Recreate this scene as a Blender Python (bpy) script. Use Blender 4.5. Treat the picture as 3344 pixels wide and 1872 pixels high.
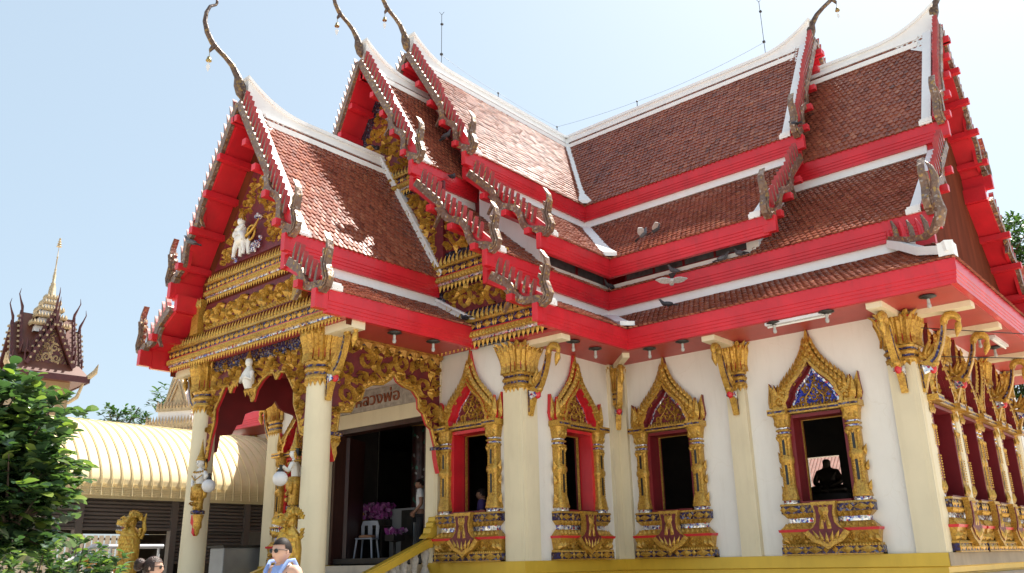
import bpy, bmesh, math, random
from mathutils import Vector, Matrix
from math import sin, cos, pi, radians, hypot, atan2

S = bpy.context.scene
for o in list(bpy.data.objects):
    bpy.data.objects.remove(o)
COL = S.collection

# ------------------------------------------------------------------ camera, sky, sun, exposure
CAMP = Vector((10.0998, -14.9936, -0.0047))
YAW, PITCH, ROLL, FPX = 0.7124, 0.3137, -0.0201, 2768.5
_f = Vector((-sin(YAW)*cos(PITCH), cos(YAW)*cos(PITCH), sin(PITCH)))
_r = Vector((cos(YAW), sin(YAW), 0)); _u = _r.cross(_f)
CR = cos(ROLL)*_r + sin(ROLL)*_u; CU = -sin(ROLL)*_r + cos(ROLL)*_u
cam = bpy.data.cameras.new('camera')
cam.sensor_width = 36; cam.lens = FPX/3344*36; cam.clip_end = 3000; cam.clip_start = .05
co = bpy.data.objects.new('camera', cam); COL.objects.link(co)
m4 = Matrix((CR, CU, -_f)).transposed().to_4x4(); m4.translation = CAMP
co.matrix_world = m4
S.camera = co
S.view_settings.view_transform = 'Standard'; S.view_settings.look = 'None'
S.view_settings.exposure = 1.45; S.view_settings.gamma = 1.0
SUN_TO = Vector((0.05, 0.64, 1.0)).normalized()       # direction towards the sun (behind the temple)
elev = math.asin(SUN_TO.z); az = atan2(SUN_TO.x, SUN_TO.y)
W = bpy.data.worlds.new("World"); S.world = W; W.use_nodes = True
nt = W.node_tree; bg = nt.nodes['Background']
sk = nt.nodes.new('ShaderNodeTexSky'); sk.sky_type = 'NISHITA'; sk.sun_disc = False
sk.sun_elevation = elev; sk.sun_rotation = az; sk.air_density = 1.0; sk.dust_density = 2.6; sk.ozone_density = 1.0
hz = nt.nodes.new('ShaderNodeMixRGB'); hz.inputs[0].default_value = .68; hz.inputs[2].default_value = (2.55, 3.16, 3.52, 1)   # thin bright tropical haze over the clear sky
nt.links.new(sk.outputs[0], hz.inputs[1]); nt.links.new(hz.outputs[0], bg.inputs[0]); bg.inputs[1].default_value = 0.092
sun = bpy.data.lights.new('sun', 'SUN'); sun.energy = 4.0; sun.angle = radians(.5); sun.color = (1, .95, .86)
so = bpy.data.objects.new('sun', sun); COL.objects.link(so)
so.rotation_euler = SUN_TO.to_track_quat('Z', 'Y').to_euler(); so.location = (0, 30, 40)

# ------------------------------------------------------------------ materials
def _new(name):
    m = bpy.data.materials.new(name); m.use_nodes = True
    t = m.node_tree; return m, t, t.nodes['Principled BSDF']
def pm(name, col, rough=.5, metal=0, var=.12, scale=3., bump=0, bscale=30., spec=.5, coat=0, dirt=0, dcol=(.12,.1,.08), aniso=None, crack=0):
    m, t, b = _new(name); N = t.nodes; L = t.links
    tc = N.new('ShaderNodeTexCoord'); src = tc.outputs['Object']
    mp = N.new('ShaderNodeMapping'); L.new(src, mp.inputs[0])
    if aniso: mp.inputs['Scale'].default_value = aniso
    n = N.new('ShaderNodeTexNoise'); n.inputs['Scale'].default_value = scale; n.inputs['Detail'].default_value = 6
    L.new(mp.outputs[0], n.inputs[0])
    r = N.new('ShaderNodeValToRGB')
    r.color_ramp.elements[0].position = .3; r.color_ramp.elements[1].position = .7
    r.color_ramp.elements[0].color = tuple(max(0, c*(1-var)) for c in col)+(1,)
    r.color_ramp.elements[1].color = tuple(min(1, c*(1+var)) for c in col)+(1,)
    L.new(n.outputs[0], r.inputs[0]); out = r.outputs[0]
    if dirt:
        n2 = N.new('ShaderNodeTexNoise'); n2.inputs['Scale'].default_value = 1.3; n2.inputs['Detail'].default_value = 10; n2.inputs['Roughness'].default_value = .7
        mp2 = N.new('ShaderNodeMapping'); mp2.inputs['Scale'].default_value = (4.5, 4.5, .7); L.new(src, mp2.inputs[0]); L.new(mp2.outputs[0], n2.inputs[0])
        r2 = N.new('ShaderNodeValToRGB'); r2.color_ramp.elements[0].position = .5; r2.color_ramp.elements[1].position = .8
        r2.color_ramp.elements[0].color = (0, 0, 0, 1); r2.color_ramp.elements[1].color = (dirt, dirt, dirt, 1)
        L.new(n2.outputs[0], r2.inputs[0])
        mx = N.new('ShaderNodeMixRGB'); mx.inputs[2].default_value = tuple(dcol)+(1,)
        L.new(r2.outputs[0], mx.inputs[0]); L.new(out, mx.inputs[1]); out = mx.outputs[0]
    if crack:
        nz = N.new('ShaderNodeTexNoise'); nz.inputs['Scale'].default_value = 2.5; nz.inputs['Detail'].default_value = 6; L.new(src, nz.inputs[0])
        va = N.new('ShaderNodeVectorMath'); va.operation = 'MULTIPLY_ADD'; L.new(nz.outputs['Color'], va.inputs[0]); va.inputs[1].default_value = (.5, .5, .5); L.new(src, va.inputs[2])
        vv = N.new('ShaderNodeTexVoronoi'); vv.feature = 'DISTANCE_TO_EDGE'; vv.inputs['Scale'].default_value = .55; L.new(va.outputs[0], vv.inputs[0])
        rr = N.new('ShaderNodeValToRGB'); rr.color_ramp.elements[0].position = .0006; rr.color_ramp.elements[1].position = .004; rr.color_ramp.elements[0].color = (.94, .925, .90, 1); rr.color_ramp.elements[1].color = (1, 1, 1, 1)
        L.new(vv.outputs[0], rr.inputs[0]); mm = N.new('ShaderNodeMixRGB'); mm.blend_type = 'MULTIPLY'; mm.inputs[0].default_value = 1; L.new(out, mm.inputs[1]); L.new(rr.outputs[0], mm.inputs[2]); out = mm.outputs[0]
    L.new(out, b.inputs['Base Color'])
    b.inputs['Roughness'].default_value = rough; b.inputs['Metallic'].default_value = metal
    b.inputs['Specular IOR Level'].default_value = spec; b.inputs['Coat Weight'].default_value = coat
    b.inputs['Coat Roughness'].default_value = .15
    if bump:
        n3 = N.new('ShaderNodeTexNoise'); n3.inputs['Scale'].default_value = bscale; n3.inputs['Detail'].default_value = 4
        L.new(mp.outputs[0], n3.inputs[0])
        bp = N.new('ShaderNodeBump'); bp.inputs['Strength'].default_value = bump; bp.inputs['Distance'].default_value = .02
        L.new(n3.outputs[0], bp.inputs['Height']); L.new(bp.outputs[0], b.inputs['Normal'])
    return m
def mosaic(name, cols, scale=30., metal=.6, rough=.2, tilt=.35, base=1.):
    m, t, b = _new(name); N = t.nodes; L = t.links
    tc = N.new('ShaderNodeTexCoord')
    v = N.new('ShaderNodeTexVoronoi'); v.inputs['Scale'].default_value = scale; L.new(tc.outputs['Object'], v.inputs[0])
    sp = N.new('ShaderNodeSeparateColor'); L.new(v.outputs['Color'], sp.inputs[0])
    r = N.new('ShaderNodeValToRGB'); r.color_ramp.interpolation = 'CONSTANT'
    while len(r.color_ramp.elements) < len(cols): r.color_ramp.elements.new(.5)
    for i, (p, c) in enumerate(cols):
        r.color_ramp.elements[i].position = p; r.color_ramp.elements[i].color = tuple(c)+(1,)
    L.new(sp.outputs[0], r.inputs[0]); L.new(r.outputs[0], b.inputs['Base Color'])
    b.inputs['Metallic'].default_value = metal; b.inputs['Roughness'].default_value = rough
    g = N.new('ShaderNodeNewGeometry')
    s1 = N.new('ShaderNodeVectorMath'); s1.operation = 'SUBTRACT'; L.new(v.outputs['Color'], s1.inputs[0]); s1.inputs[1].default_value = (.5, .5, .5)
    s2 = N.new('ShaderNodeVectorMath'); s2.operation = 'SCALE'; L.new(s1.outputs[0], s2.inputs[0]); s2.inputs['Scale'].default_value = tilt
    s3 = N.new('ShaderNodeVectorMath'); s3.operation = 'ADD'; L.new(s2.outputs[0], s3.inputs[0]); L.new(g.outputs['Normal'], s3.inputs[1])
    s4 = N.new('ShaderNodeVectorMath'); s4.operation = 'NORMALIZE'; L.new(s3.outputs[0], s4.inputs[0])
    L.new(s4.outputs[0], b.inputs['Normal'])
    return m
def island(name, cols, rough=.3, spec=.5, metal=0, trans=0, bump=0):
    m, t, b = _new(name); N = t.nodes; L = t.links
    g = N.new('ShaderNodeNewGeometry'); r = N.new('ShaderNodeValToRGB')
    while len(r.color_ramp.elements) < len(cols): r.color_ramp.elements.new(.5)
    for i, (p, c) in enumerate(cols):
        r.color_ramp.elements[i].position = p; r.color_ramp.elements[i].color = tuple(c)+(1,)
    L.new(g.outputs['Random Per Island'], r.inputs[0])
    tc = N.new('ShaderNodeTexCoord'); n = N.new('ShaderNodeTexNoise'); n.inputs['Scale'].default_value = .9; n.inputs['Detail'].default_value = 8
    L.new(tc.outputs['Object'], n.inputs[0])
    mr = N.new('ShaderNodeMapRange'); mr.inputs[1].default_value = .3; mr.inputs[2].default_value = .7; mr.inputs[3].default_value = .82; mr.inputs[4].default_value = 1.14
    L.new(n.outputs[0], mr.inputs[0])
    mx = N.new('ShaderNodeMixRGB'); mx.blend_type = 'MULTIPLY'; mx.inputs[0].default_value = 1
    L.new(r.outputs[0], mx.inputs[1]); L.new(mr.outputs[0], mx.inputs[2])
    L.new(mx.outputs[0], b.inputs['Base Color'])
    b.inputs['Roughness'].default_value = rough; b.inputs['Specular IOR Level'].default_value = spec; b.inputs['Metallic'].default_value = metal
    if trans:
        ts = N.new('ShaderNodeBsdfTranslucent'); ms = N.new('ShaderNodeMixShader'); ms.inputs[0].default_value = trans
        br = N.new('ShaderNodeMixRGB'); br.blend_type = 'MULTIPLY'; br.inputs[0].default_value = 1; br.inputs[2].default_value = (1.6, 1.9, .7, 1)
        L.new(mx.outputs[0], br.inputs[1]); L.new(br.outputs[0], ts.inputs[0])
        L.new(b.outputs[0], ms.inputs[1]); L.new(ts.outputs[0], ms.inputs[2])
        L.new(ms.outputs[0], N['Material Output'].inputs[0])
    return m

RED = pm('red_paint', (.60, .018, .030), .36, 0, .13, 2.2, .15, 14, dirt=.38, dcol=(.30, .03, .035), coat=.2)
FRED = pm('dull_fin_red', (.36, .045, .05), .55, 0, .2, 9)
DRED = pm('dark_red_paint', (.17, .008, .014), .45, 0, .15, 3)
GOLD = pm('gold_paint', (.50, .31, .055), .36, .5, .35, 16, .9, 45)
MIRD = mosaic('dark_mirror_mosaic', [(0, (.075, .045, .034)), (.4, (.12, .075, .055)), (.75, (.20, .125, .045)), (.93, (.17, .14, .12))], 22, .25, .4, .3)
GOLD2 = pm('plain_gold_paint', (.64, .43, .05), .30, .25, .08, 2, .06, 20, dirt=.25, dcol=(.36, .21, .03))
BLUE = mosaic('blue_glass_mosaic', [(0, (.045, .018, .03)), (.38, (.028, .024, .11)), (.72, (.24, .14, .035)), (.9, (.16, .15, .22))], 30, .3, .25, .3)
BBLUE = mosaic('bright_blue_mosaic', [(0, (.012, .016, .16)), (.45, (.02, .03, .34)), (.86, (.3, .33, .55)), (.93, (.05, .03, .2))], 34, .3, .2, .4)
DBLUE = mosaic('dark_glass_mosaic', [(0, (.02, .022, .05)), (.4, (.035, .045, .07)), (.7, (.06, .03, .03)), (.9, (.15, .17, .22))], 30, .4, .22, .35)
SILVER = mosaic('silver_glass_mosaic', [(0, (.75, .78, .85)), (.5, (.1, .12, .4)), (.68, (.8, .82, .86)), (.88, (.45, .06, .08))], 28, .6, .15, .4)
MIRR = mosaic('aged_mirror_mosaic', [(0, (.17, .10, .07)), (.3, (.22, .135, .09)), (.6, (.19, .125, .10)), (.84, (.36, .22, .075)), (.93, (.34, .27, .23))], 26, .25, .42, .3)
BACK = pm('carving_ground_red', (.13, .012, .018), .5, 0, .3, 12)
WHITE = pm('white_plaster', (.81, .785, .73), .55, 0, .035, 1.6, .05, 30, dirt=.3, dcol=(.56, .51, .43), crack=1)
RIDGEW = pm('white_ridge_paint', (.84, .84, .84), .5, 0, .03, 2.5, .06, 25, dirt=.16, dcol=(.5, .46, .40))
CREAM = pm('cream_paint', (.74, .655, .46), .5, 0, .05, 1.5, .05, 30, dirt=.34, dcol=(.5, .42, .28))
TILE = island('glazed_roof_tile', [(0, (.15, .042, .028)), (.15, (.22, .062, .039)), (.8, (.285, .085, .05)), (.97, (.35, .125, .07)), (1, (.10, .036, .03))], .24, .13)
TSHEET = pm('tile_underlay', (.05, .016, .011), .7)
DARK = pm('dark_interior', (.022, .017, .015), .6, 0, .4, 3)  # near-black; paints the unlit look of the rooms into their surfaces
WOOD = pm('dark_door_wood', (.045, .014, .010), .35, 0, .3, 4, .1, 30, aniso=(6, 6, .6))
GLASS = pm('ribbed_glass', (.085, .085, .095), .3, 0, .35, 9)
STONE = pm('weathered_stone', (.42, .38, .33), .85, 0, .25, 14, .5, 40, dirt=.4)
CONC = pm('paving_concrete', (.54, .47, .38), .85, 0, .12, .8, .2, 30, dirt=.3)
IRON = pm('dark_iron', (.035, .033, .03), .5, .3, .2, 10)
PLAST = pm('white_plastic', (.72, .72, .74), .35)
SKIN = pm('skin', (.56, .34, .25), .5, 0, .05, 8)
DSKIN = pm('tan_skin', (.33, .17, .11), .5, 0, .05, 8)
HAIR = pm('dark_hair', (.016, .010, .008), .6, 0, .4, 30, .2, 90, spec=.25)
PURE = pm('white_statue_paint', (.78, .77, .75), .35, 0, .03, 6)
BLACK = pm('black_paint', (.015, .015, .016), .3)

def gilt(name, col, recess, scale=20., metal=.5, rough=.34, bump=.3):
    m, t, b = _new(name); N = t.nodes; L = t.links
    tc = N.new('ShaderNodeTexCoord'); n = N.new('ShaderNodeTexNoise'); n.inputs['Scale'].default_value = 7; n.inputs['Detail'].default_value = 3
    L.new(tc.outputs['Object'], n.inputs[0])
    w = N.new('ShaderNodeVectorMath'); w.operation = 'MULTIPLY_ADD'; L.new(n.outputs['Color'], w.inputs[0]); w.inputs[1].default_value = (.16, .16, .16); L.new(tc.outputs['Object'], w.inputs[2])
    v = N.new('ShaderNodeTexVoronoi'); v.feature = 'SMOOTH_F1'; v.inputs['Scale'].default_value = scale; v.inputs['Smoothness'].default_value = .25; L.new(w.outputs[0], v.inputs[0])
    r = N.new('ShaderNodeValToRGB'); e = r.color_ramp.elements; e[0].position = .40; e[0].color = tuple(col)+(1,); e[1].position = .72; e[1].color = tuple(recess)+(1,)  # browner towards cell edges: recess shade put into the gilt colour
    L.new(v.outputs['Distance'], r.inputs[0])
    n2 = N.new('ShaderNodeTexNoise'); n2.inputs['Scale'].default_value = 2.2; n2.inputs['Detail'].default_value = 6; L.new(tc.outputs['Object'], n2.inputs[0])
    mr = N.new('ShaderNodeMapRange'); mr.inputs[1].default_value = .3; mr.inputs[2].default_value = .7; mr.inputs[3].default_value = .78; mr.inputs[4].default_value = 1.15; L.new(n2.outputs[0], mr.inputs[0])
    mx = N.new('ShaderNodeMixRGB'); mx.blend_type = 'MULTIPLY'; mx.inputs[0].default_value = 1; L.new(r.outputs[0], mx.inputs[1]); L.new(mr.outputs[0], mx.inputs[2]); L.new(mx.outputs[0], b.inputs['Base Color'])
    bp = N.new('ShaderNodeBump'); bp.invert = True; bp.inputs['Strength'].default_value = bump; bp.inputs['Distance'].default_value = .03; L.new(v.outputs['Distance'], bp.inputs['Height']); L.new(bp.outputs[0], b.inputs['Normal'])
    b.inputs['Metallic'].default_value = metal; b.inputs['Roughness'].default_value = rough
    return m
GOLD = gilt('carved_gilt', (.58, .35, .062), (.40, .21, .038), 30, .42, .33, .16)
GOLD3 = gilt('carved_gilt_large', (.58, .37, .06), (.40, .22, .03), 14, .35, .3, .3)

# ------------------------------------------------------------------ mesh builder
class MB:
    def __init__(s): s.v = []; s.f = []; s.m = []; s.sm = []
    def add(s, vs, fs, m=0, smooth=False):
        b = len(s.v); s.v += [tuple(p) for p in vs]
        for f in fs: s.f.append([b+i for i in f]); s.m.append(m); s.sm.append(smooth)
    def box(s, x0, x1, y0, y1, z0, z1, m=0, fn=None):
        p = [(x, y, z) for x in (x0, x1) for y in (y0, y1) for z in (z0, z1)]
        if fn: p = [fn(*q) for q in p]
        s.add(p, [(0,1,3,2),(4,6,7,5),(0,4,5,1),(2,3,7,6),(0,2,6,4),(1,5,7,3)], m)
    def prism(s, poly, c0, c1, fn, m=0, ms=None):
        n = len(poly)
        p = [fn(a, b, c0) for a, b in poly]+[fn(a, b, c1) for a, b in poly]
        s.add(p, [list(range(n))[::-1], list(range(n, 2*n))], m)
        b = len(s.v)-2*n
        for i in range(n):
            j = (i+1) % n
            s.f.append([b+i, b+j, b+n+j, b+n+i]); s.m.append(m if ms is None else ms); s.sm.append(False)
    def tube(s, pts, rad, n=8, m=0, smooth=True, sq=None):
        pts = [Vector(p) for p in pts]; rs = rad if isinstance(rad, (list, tuple)) else [rad]*len(pts)
        vs = []; up = None
        for i, p in enumerate(pts):
            d = (pts[min(i+1, len(pts)-1)]-pts[max(i-1, 0)]).normalized()
            if up is None:
                up = Vector((0, 0, 1)) if abs(d.z) < .9 else Vector((1, 0, 0))
            a = d.cross(up).normalized(); bb = a.cross(d).normalized(); up = bb
            for k in range(n):
                t = 2*pi*(k+.5)/n
                q = (sq or 1)
                vs.append(p+a*cos(t)*rs[i]+bb*sin(t)*rs[i]*q)
        fs = []
        for i in range(len(pts)-1):
            for k in range(n):
                k2 = (k+1) % n
                fs.append((i*n+k, i*n+k2, (i+1)*n+k2, (i+1)*n+k))
        s.add(vs, fs, m, smooth)
        s.add(vs[:n], [list(range(n))[::-1]], m); s.add(vs[-n:], [list(range(n))], m)
    def lathe(s, prof, c=(0, 0, 0), n=16, m=0, smooth=True, rf=None, fn=None):
        vs = []
        for r, z in prof:
            for k in range(n):
                t = 2*pi*k/n; q = r*(rf(t) if rf else 1)
                p = (c[0]+q*cos(t), c[1]+q*sin(t), c[2]+z); vs.append(fn(*p) if fn else p)
        fs = []
        for i in range(len(prof)-1):
            for k in range(n):
                k2 = (k+1) % n; fs.append((i*n+k, i*n+k2, (i+1)*n+k2, (i+1)*n+k))
        mm = m if isinstance(m, (list, tuple)) else None
        if mm:
            b = len(s.v); s.v += [tuple(p) for p in vs]
            for q, f in enumerate(fs): s.f.append([b+i for i in f]); s.m.append(mm[q//n]); s.sm.append(smooth)
        else: s.add(vs, fs, m, smooth)
        s.add(vs[:n], [list(range(n))[::-1]], mm[0] if mm else m); s.add(vs[-n:], [list(range(n))], mm[-1] if mm else m)
    def sweep(s, prof, path, z, m=0, side=1, ms=None):
        """profile (outward offset, height) swept along a level 2-D path with mitred corners; outward is to the right of the path"""
        n = len(prof); P = [Vector(p) for p in path]; dirs = [(P[i+1]-P[i]).normalized() for i in range(len(P)-1)]
        vs = []
        for i, p in enumerate(P):
            d0 = dirs[max(i-1, 0)]; d1 = dirs[min(i, len(dirs)-1)]
            n0 = Vector((d0.y, -d0.x))*side; n1 = Vector((d1.y, -d1.x))*side
            mt = (n0+n1); mt = mt/mt.dot(n0) if mt.length > 1e-6 else n0
            for o, h in prof: vs.append((p.x+mt.x*o, p.y+mt.y*o, z+h))
        fs = []; mi = []
        for i in range(len(P)-1):
            for k in range(n):
                k2 = (k+1) % n; fs.append((i*n+k, i*n+k2, (i+1)*n+k2, (i+1)*n+k)); mi.append(ms[k] if ms else m)
        b = len(s.v); s.v += vs
        for f, q in zip(fs, mi): s.f.append([b+i for i in f]); s.m.append(q); s.sm.append(False)
        s.f.append([b+i for i in range(n)][::-1]); s.m.append(m); s.sm.append(False)
        s.f.append([b+(len(P)-1)*n+i for i in range(n)]); s.m.append(m); s.sm.append(False)
    def ball(s, c, r, m=0, n=12, k=8, fn=None):
        rx, ry, rz = r if isinstance(r, (tuple, list)) else (r, r, r)
        vs = []; fs = []
        for i in range(1, k):
            a = pi*i/k
            for j in range(n):
                t = 2*pi*j/n; vs.append((c[0]+rx*sin(a)*cos(t), c[1]+ry*sin(a)*sin(t), c[2]+rz*cos(a)))
        for i in range(k-2):
            for j in range(n):
                j2 = (j+1) % n; fs.append((i*n+j, (i+1)*n+j, (i+1)*n+j2, i*n+j2))
        t0 = len(vs); vs += [(c[0], c[1], c[2]+rz), (c[0], c[1], c[2]-rz)]
        for j in range(n):
            fs.append((t0, j, (j+1) % n)); fs.append((t0+1, (k-2)*n+(j+1) % n, (k-2)*n+j))
        if fn: vs = [fn(*p) for p in vs]
        s.add(vs, fs, m, True)
    def build(s, name, mats, parent=None, fix=True, loc=None, bevel=0):
        me = bpy.data.meshes.new(name); me.from_pydata(s.v, [], s.f)
        if not isinstance(mats, (list, tuple)): mats = [mats]
        for m in mats: me.materials.append(m)
        me.polygons.foreach_set('material_index', s.m); me.polygons.foreach_set('use_smooth', s.sm)
        if fix:
            bm = bmesh.new(); bm.from_mesh(me); bmesh.ops.recalc_face_normals(bm, faces=bm.faces); bm.to_mesh(me); bm.free()
        me.update()
        o = bpy.data.objects.new(name, me); COL.objects.link(o)
        if parent: o.parent = parent
        if loc: o.location = loc
        if bevel:
            b = o.modifiers.new('bevel', 'BEVEL'); b.width = bevel; b.segments = 2; b.limit_method = 'ANGLE'; b.angle_limit = radians(50)
        return o
def tag(o, label, cat, group=None, kind=None):
    if label: o['label'] = label
    if cat: o['category'] = cat
    if group: o['group'] = group
    if kind: o['kind'] = kind
    return o
def thing(name, label, cat, loc=(0, 0, 0), group=None, rz=0):
    o = bpy.data.objects.new(name, None); COL.objects.link(o); o.location = loc; o.rotation_euler = (0, 0, rz)
    o.empty_display_size = .2
    return tag(o, label, cat, group)
def dup(o, parent=None, loc=None, rz=None):
    c = o.copy(); COL.objects.link(c)
    if parent is not None: c.parent = parent
    if loc is not None: c.location = loc
    if rz is not None: c.rotation_euler = (0, 0, rz)
    for ch in list(o.children): dup(ch, c)
    return c

# wall plane: s along the wall, t up, d outwards
def plane(o, sd, od):
    o = Vector(o); sd = Vector(sd); od = Vector(od)
    return lambda s, t, d=0.: (o.x+sd.x*s+od.x*d, o.y+sd.y*s+od.y*d, o.z+t)
# ------------------------------------------------------------------ carved ornament
def flame(mb, fn, s, t, w, h, d0=0., dh=.03, ang=0., lean=.15, m=0):
    ca, sa = cos(ang), sin(ang)
    pts = [(-.5*w, 0), (-.55*w, .3*h), (-.28*w, .62*h), (lean*w, h), (.36*w, .58*h), (.55*w, .28*h), (.5*w, 0)]
    q = [(s+a*ca-b*sa, t+a*sa+b*ca) for a, b in pts]; c = (s-.3*h*sa, t+.3*h*ca)
    vs = [fn(a, b, d0) for a, b in q]+[fn(c[0], c[1], d0+dh)]
    mb.add(vs, [(i, (i+1) % 7, 7) for i in range(7)], m)
def scroll(mb, fn, s, t, r, d0=0., dh=.035, hand=1, a0=0., turns=1.35, w=.34, m=0, n=13):
    vs = []
    for i in range(n):
        q = i/(n-1); a = a0+hand*2*pi*turns*q; rr = r*(1-.80*q); ww = r*w*(1-.55*q)*(.35 if i == 0 else 1)
        cx, cy = cos(a), sin(a)
        for k, dd in ((rr+ww*.5, 0), (rr, dh*(1-.2*q)), (max(rr-ww*.5, .0), 0)):
            vs.append(fn(s+cx*k, t+cy*k, d0+dd))
    fs = []
    for i in range(n-1):
        fs += [(3*i, 3*i+1, 3*i+4, 3*i+3), (3*i+1, 3*i+2, 3*i+5, 3*i+4)]
    mb.add(vs, fs, m)
def diamond(mb, fn, s, t, w, h, d0=0., dh=.02, m=0):
    vs = [fn(s-w/2, t, d0), fn(s, t-h/2, d0), fn(s+w/2, t, d0), fn(s, t+h/2, d0), fn(s, t, d0+dh)]
    mb.add(vs, [(0, 1, 4), (1, 2, 4), (2, 3, 4), (3, 0, 4)], m)
def inside(p, poly):
    x, y = p; c = False; j = len(poly)-1
    for i in range(len(poly)):
        xi, yi = poly[i]; xj, yj = poly[j]
        if (yi > y) != (yj > y) and x < (xj-xi)*(y-yi)/(yj-yi)+xi: c = not c
        j = i
    return c
def carve(mb, fn, poly, rmin, rmax, seed=1, d0=0., m=0, tries=1500, dh=.035, w=.56):
    """fills a plane region with packed scrolls and flame leaves"""
    R = random.Random(seed); xs = [p[0] for p in poly]; ys = [p[1] for p in poly]; got = []
    for k in range(tries):
        r = rmax-(rmax-rmin)*min(1, k/(tries*.6)); p = (R.uniform(min(xs), max(xs)), R.uniform(min(ys), max(ys)))
        if not all(inside((p[0]+r*cos(a), p[1]+r*sin(a)), poly) for a in (0, .9, 1.7, 2.5, 3.4, 4.2, 5., 5.7)): continue
        if any(hypot(p[0]-q[0], p[1]-q[1]) < (r+q[2])*.93 for q in got): continue
        got.append((p[0], p[1], r))
    for i, (x, y, r) in enumerate(got):
        h = 1 if R.random() < .5 else -1; a0 = R.uniform(0, 6.28)
        scroll(mb, fn, x, y, r*.86, d0, dh, h, a0, R.uniform(1.1, 1.6), w, m)
        for k in range(3):
            a = a0+R.uniform(.3, 5.8); flame(mb, fn, x+cos(a)*r*.72, y+sin(a)*r*.72, r*.52, r*.85, d0, dh*.9, a-pi/2+h*.9, .3*h, m)
def row(mb, fn, s0, s1, t, pitch, w, h, d0, dh=.025, ang=0., lean=.15, m=0):
    n = max(1, round((s1-s0)/pitch)); p = (s1-s0)/n
    for i in range(n): flame(mb, fn, s0+p*(i+.5), t, w, h, d0, dh, ang, lean, m)
# entablature: materials 0 gold 1 red 2 blue 3 silver
def entab(mb, fn, s0, s1, t0, k=1., d=0., top=True, drop=True):
    def strip(a, b, dd, m): mb.box(s0-dd*.3, s1+dd*.3, t0+a*k, t0+b*k, d-.08, d+dd*k, m, lambda s, t, q: fn(s, t, q))
    strip(0, .045, .05, 3)
    strip(.045, .15, .10, 0); strip(.15, .18, .07, 1); strip(.18, .33, .045, 2); strip(.33, .375, .09, 0)
    L = s1-s0
    n = max(1, round(L/(.075*k))); p = L/n
    for i in range(n): flame(mb, fn, s0+p*(i+.5), t0+.05*k, .07*k, .1*k, d+.10*k, .028*k, 0, .4)
    n = max(1, round(L/(.36*k))); p = L/n
    for i in range(n):
        c = s0+p*(i+.5); zc = t0+.255*k
        diamond(mb, fn, c, zc, .21*k, .13*k, d+.048*k, .035*k)
        for q in (-1, 1): diamond(mb, fn, c+q*p*.5-q*.03, zc, .07*k, .13*k, d+.048*k, .028*k)
    if top: row(mb, fn, s0+.02, s1-.02, t0+.375*k, .11*k, .085*k, .2*k, d+.05*k, .03*k, 0, .5)
    if drop: row(mb, fn, s0+.02, s1-.02, t0+.01*k, .10*k, .085*k, .15*k, d+.03*k, .03*k, pi, .0)
EM = [GOLD, RED, BLUE, SILVER]

# ================================================================== the temple
A, B = -4.0, 4.0            # ridge lines: x of the front wing, y of the cross wings
GZ = -1.47                  # ground level
temple = thing('temple_hall', 'large cream and gold Thai temple hall with red-edged tiered tile roofs', 'temple', (-4, 4, GZ))
def T(mb, name, mats, parent=None, **k):
    o = mb.build(name, mats, None, **k)
    o.parent = parent or temple
    o.matrix_parent_inverse = Matrix.Translation((4, -4, -GZ)) if parent is None else Matrix.Identity(4)
    return o
RI, RO, RP = 12.30, 11.36, 8.97
IN1, IN2 = (2.096, 8.865), (4.196, 6.309)
OU1, OU2, SK = (1.805, 8.274), (3.942, 5.667), (5.129, 4.355)
PO1, PO2 = (2.063, 5.610), (3.053, 4.366)
XI, XO, XS, XW = 3.88, 6.67, 7.19, 6.0      # right wing: inner barge, outer barge, skirt end, wall
YI, YO, YW, YP = -2.45, -3.78, -3.11, -6.95  # front wing: inner barge, outer barge, wall, porch barge
def MA(y0, s=1):  return lambda u, v, z: (A+s*u, y0-v, z)              # front wing gable frame (v outwards)
def MBr(x0, s=1): return lambda u, v, z: (x0+v, B-s*u, z)              # right wing
def MC(x0, s=1):  return lambda u, v, z: (x0-v, B-s*u, z)              # left wing

FP = [(-.14, 0), (.0, 0), (.0, -.20), (-.012, -.208), (-.012, -.262), (-.024, -.27), (-.024, -.322), (-.036, -.33), (-.036, -.40), (-.14, -.40)]
def rnd(seed): return random.Random(seed)
def tiles(mb, M, p0, p1, va, vb, seed=0, w=.115, ex=.132):
    """fish-scale tiles on the slope p0->p1 (u, z); va, vb give the ends as functions of u"""
    R = rnd(seed); (u0, z0), (u1, z1) = p0, p1; L = hypot(u1-u0, z1-z0); du, dz = (u1-u0)/L, (z1-z0)/L; nu, nz = -dz, du
    rows = int(L/ex)
    for r in range(rows, -1, -1):
        top = r*ex-.10; bot = min(r*ex+ex+.03, L+.04)
        um = u0+du*(r*ex+ex*.5); a, b = va(um), vb(um)
        if a > b: a, b = b, a
        n = int((b-a)/w)+1; off = (r % 2)*.5*w
        for i in range(-1, n+1):
            c = a+off+i*w
            if c+w*.35 < a or c > b+w*.1: continue
            l, h = max(c-w*.48, a), min(c+w*.48, b)
            if h-l < .02: continue
            lift = .032+R.uniform(-.006, .008); j = R.uniform(-.006, .006)
            tt = max(top, 0.0)
            q = [(l, tt, .002), ((l+h)/2, tt, .014), (h, tt, .002), (h, bot-.045, lift), ((l+h)/2, bot+j, lift+.012), (l, bot-.045, lift)]
            vs = [M(u0+du*t+nu*k, v, z0+dz*t+nz*k) for v, t, k in q]
            vs += [M(u0+du*t+nu*(k-.032), v, z0+dz*t+nz*(k-.032)) for v, t, k in q[3:]]
            mb.add(vs[:6], [(0, 1, 4, 5), (1, 2, 3, 4)], 0, True); mb.add(vs[3:], [(0, 3, 4, 1), (1, 4, 5, 2)])
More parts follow.
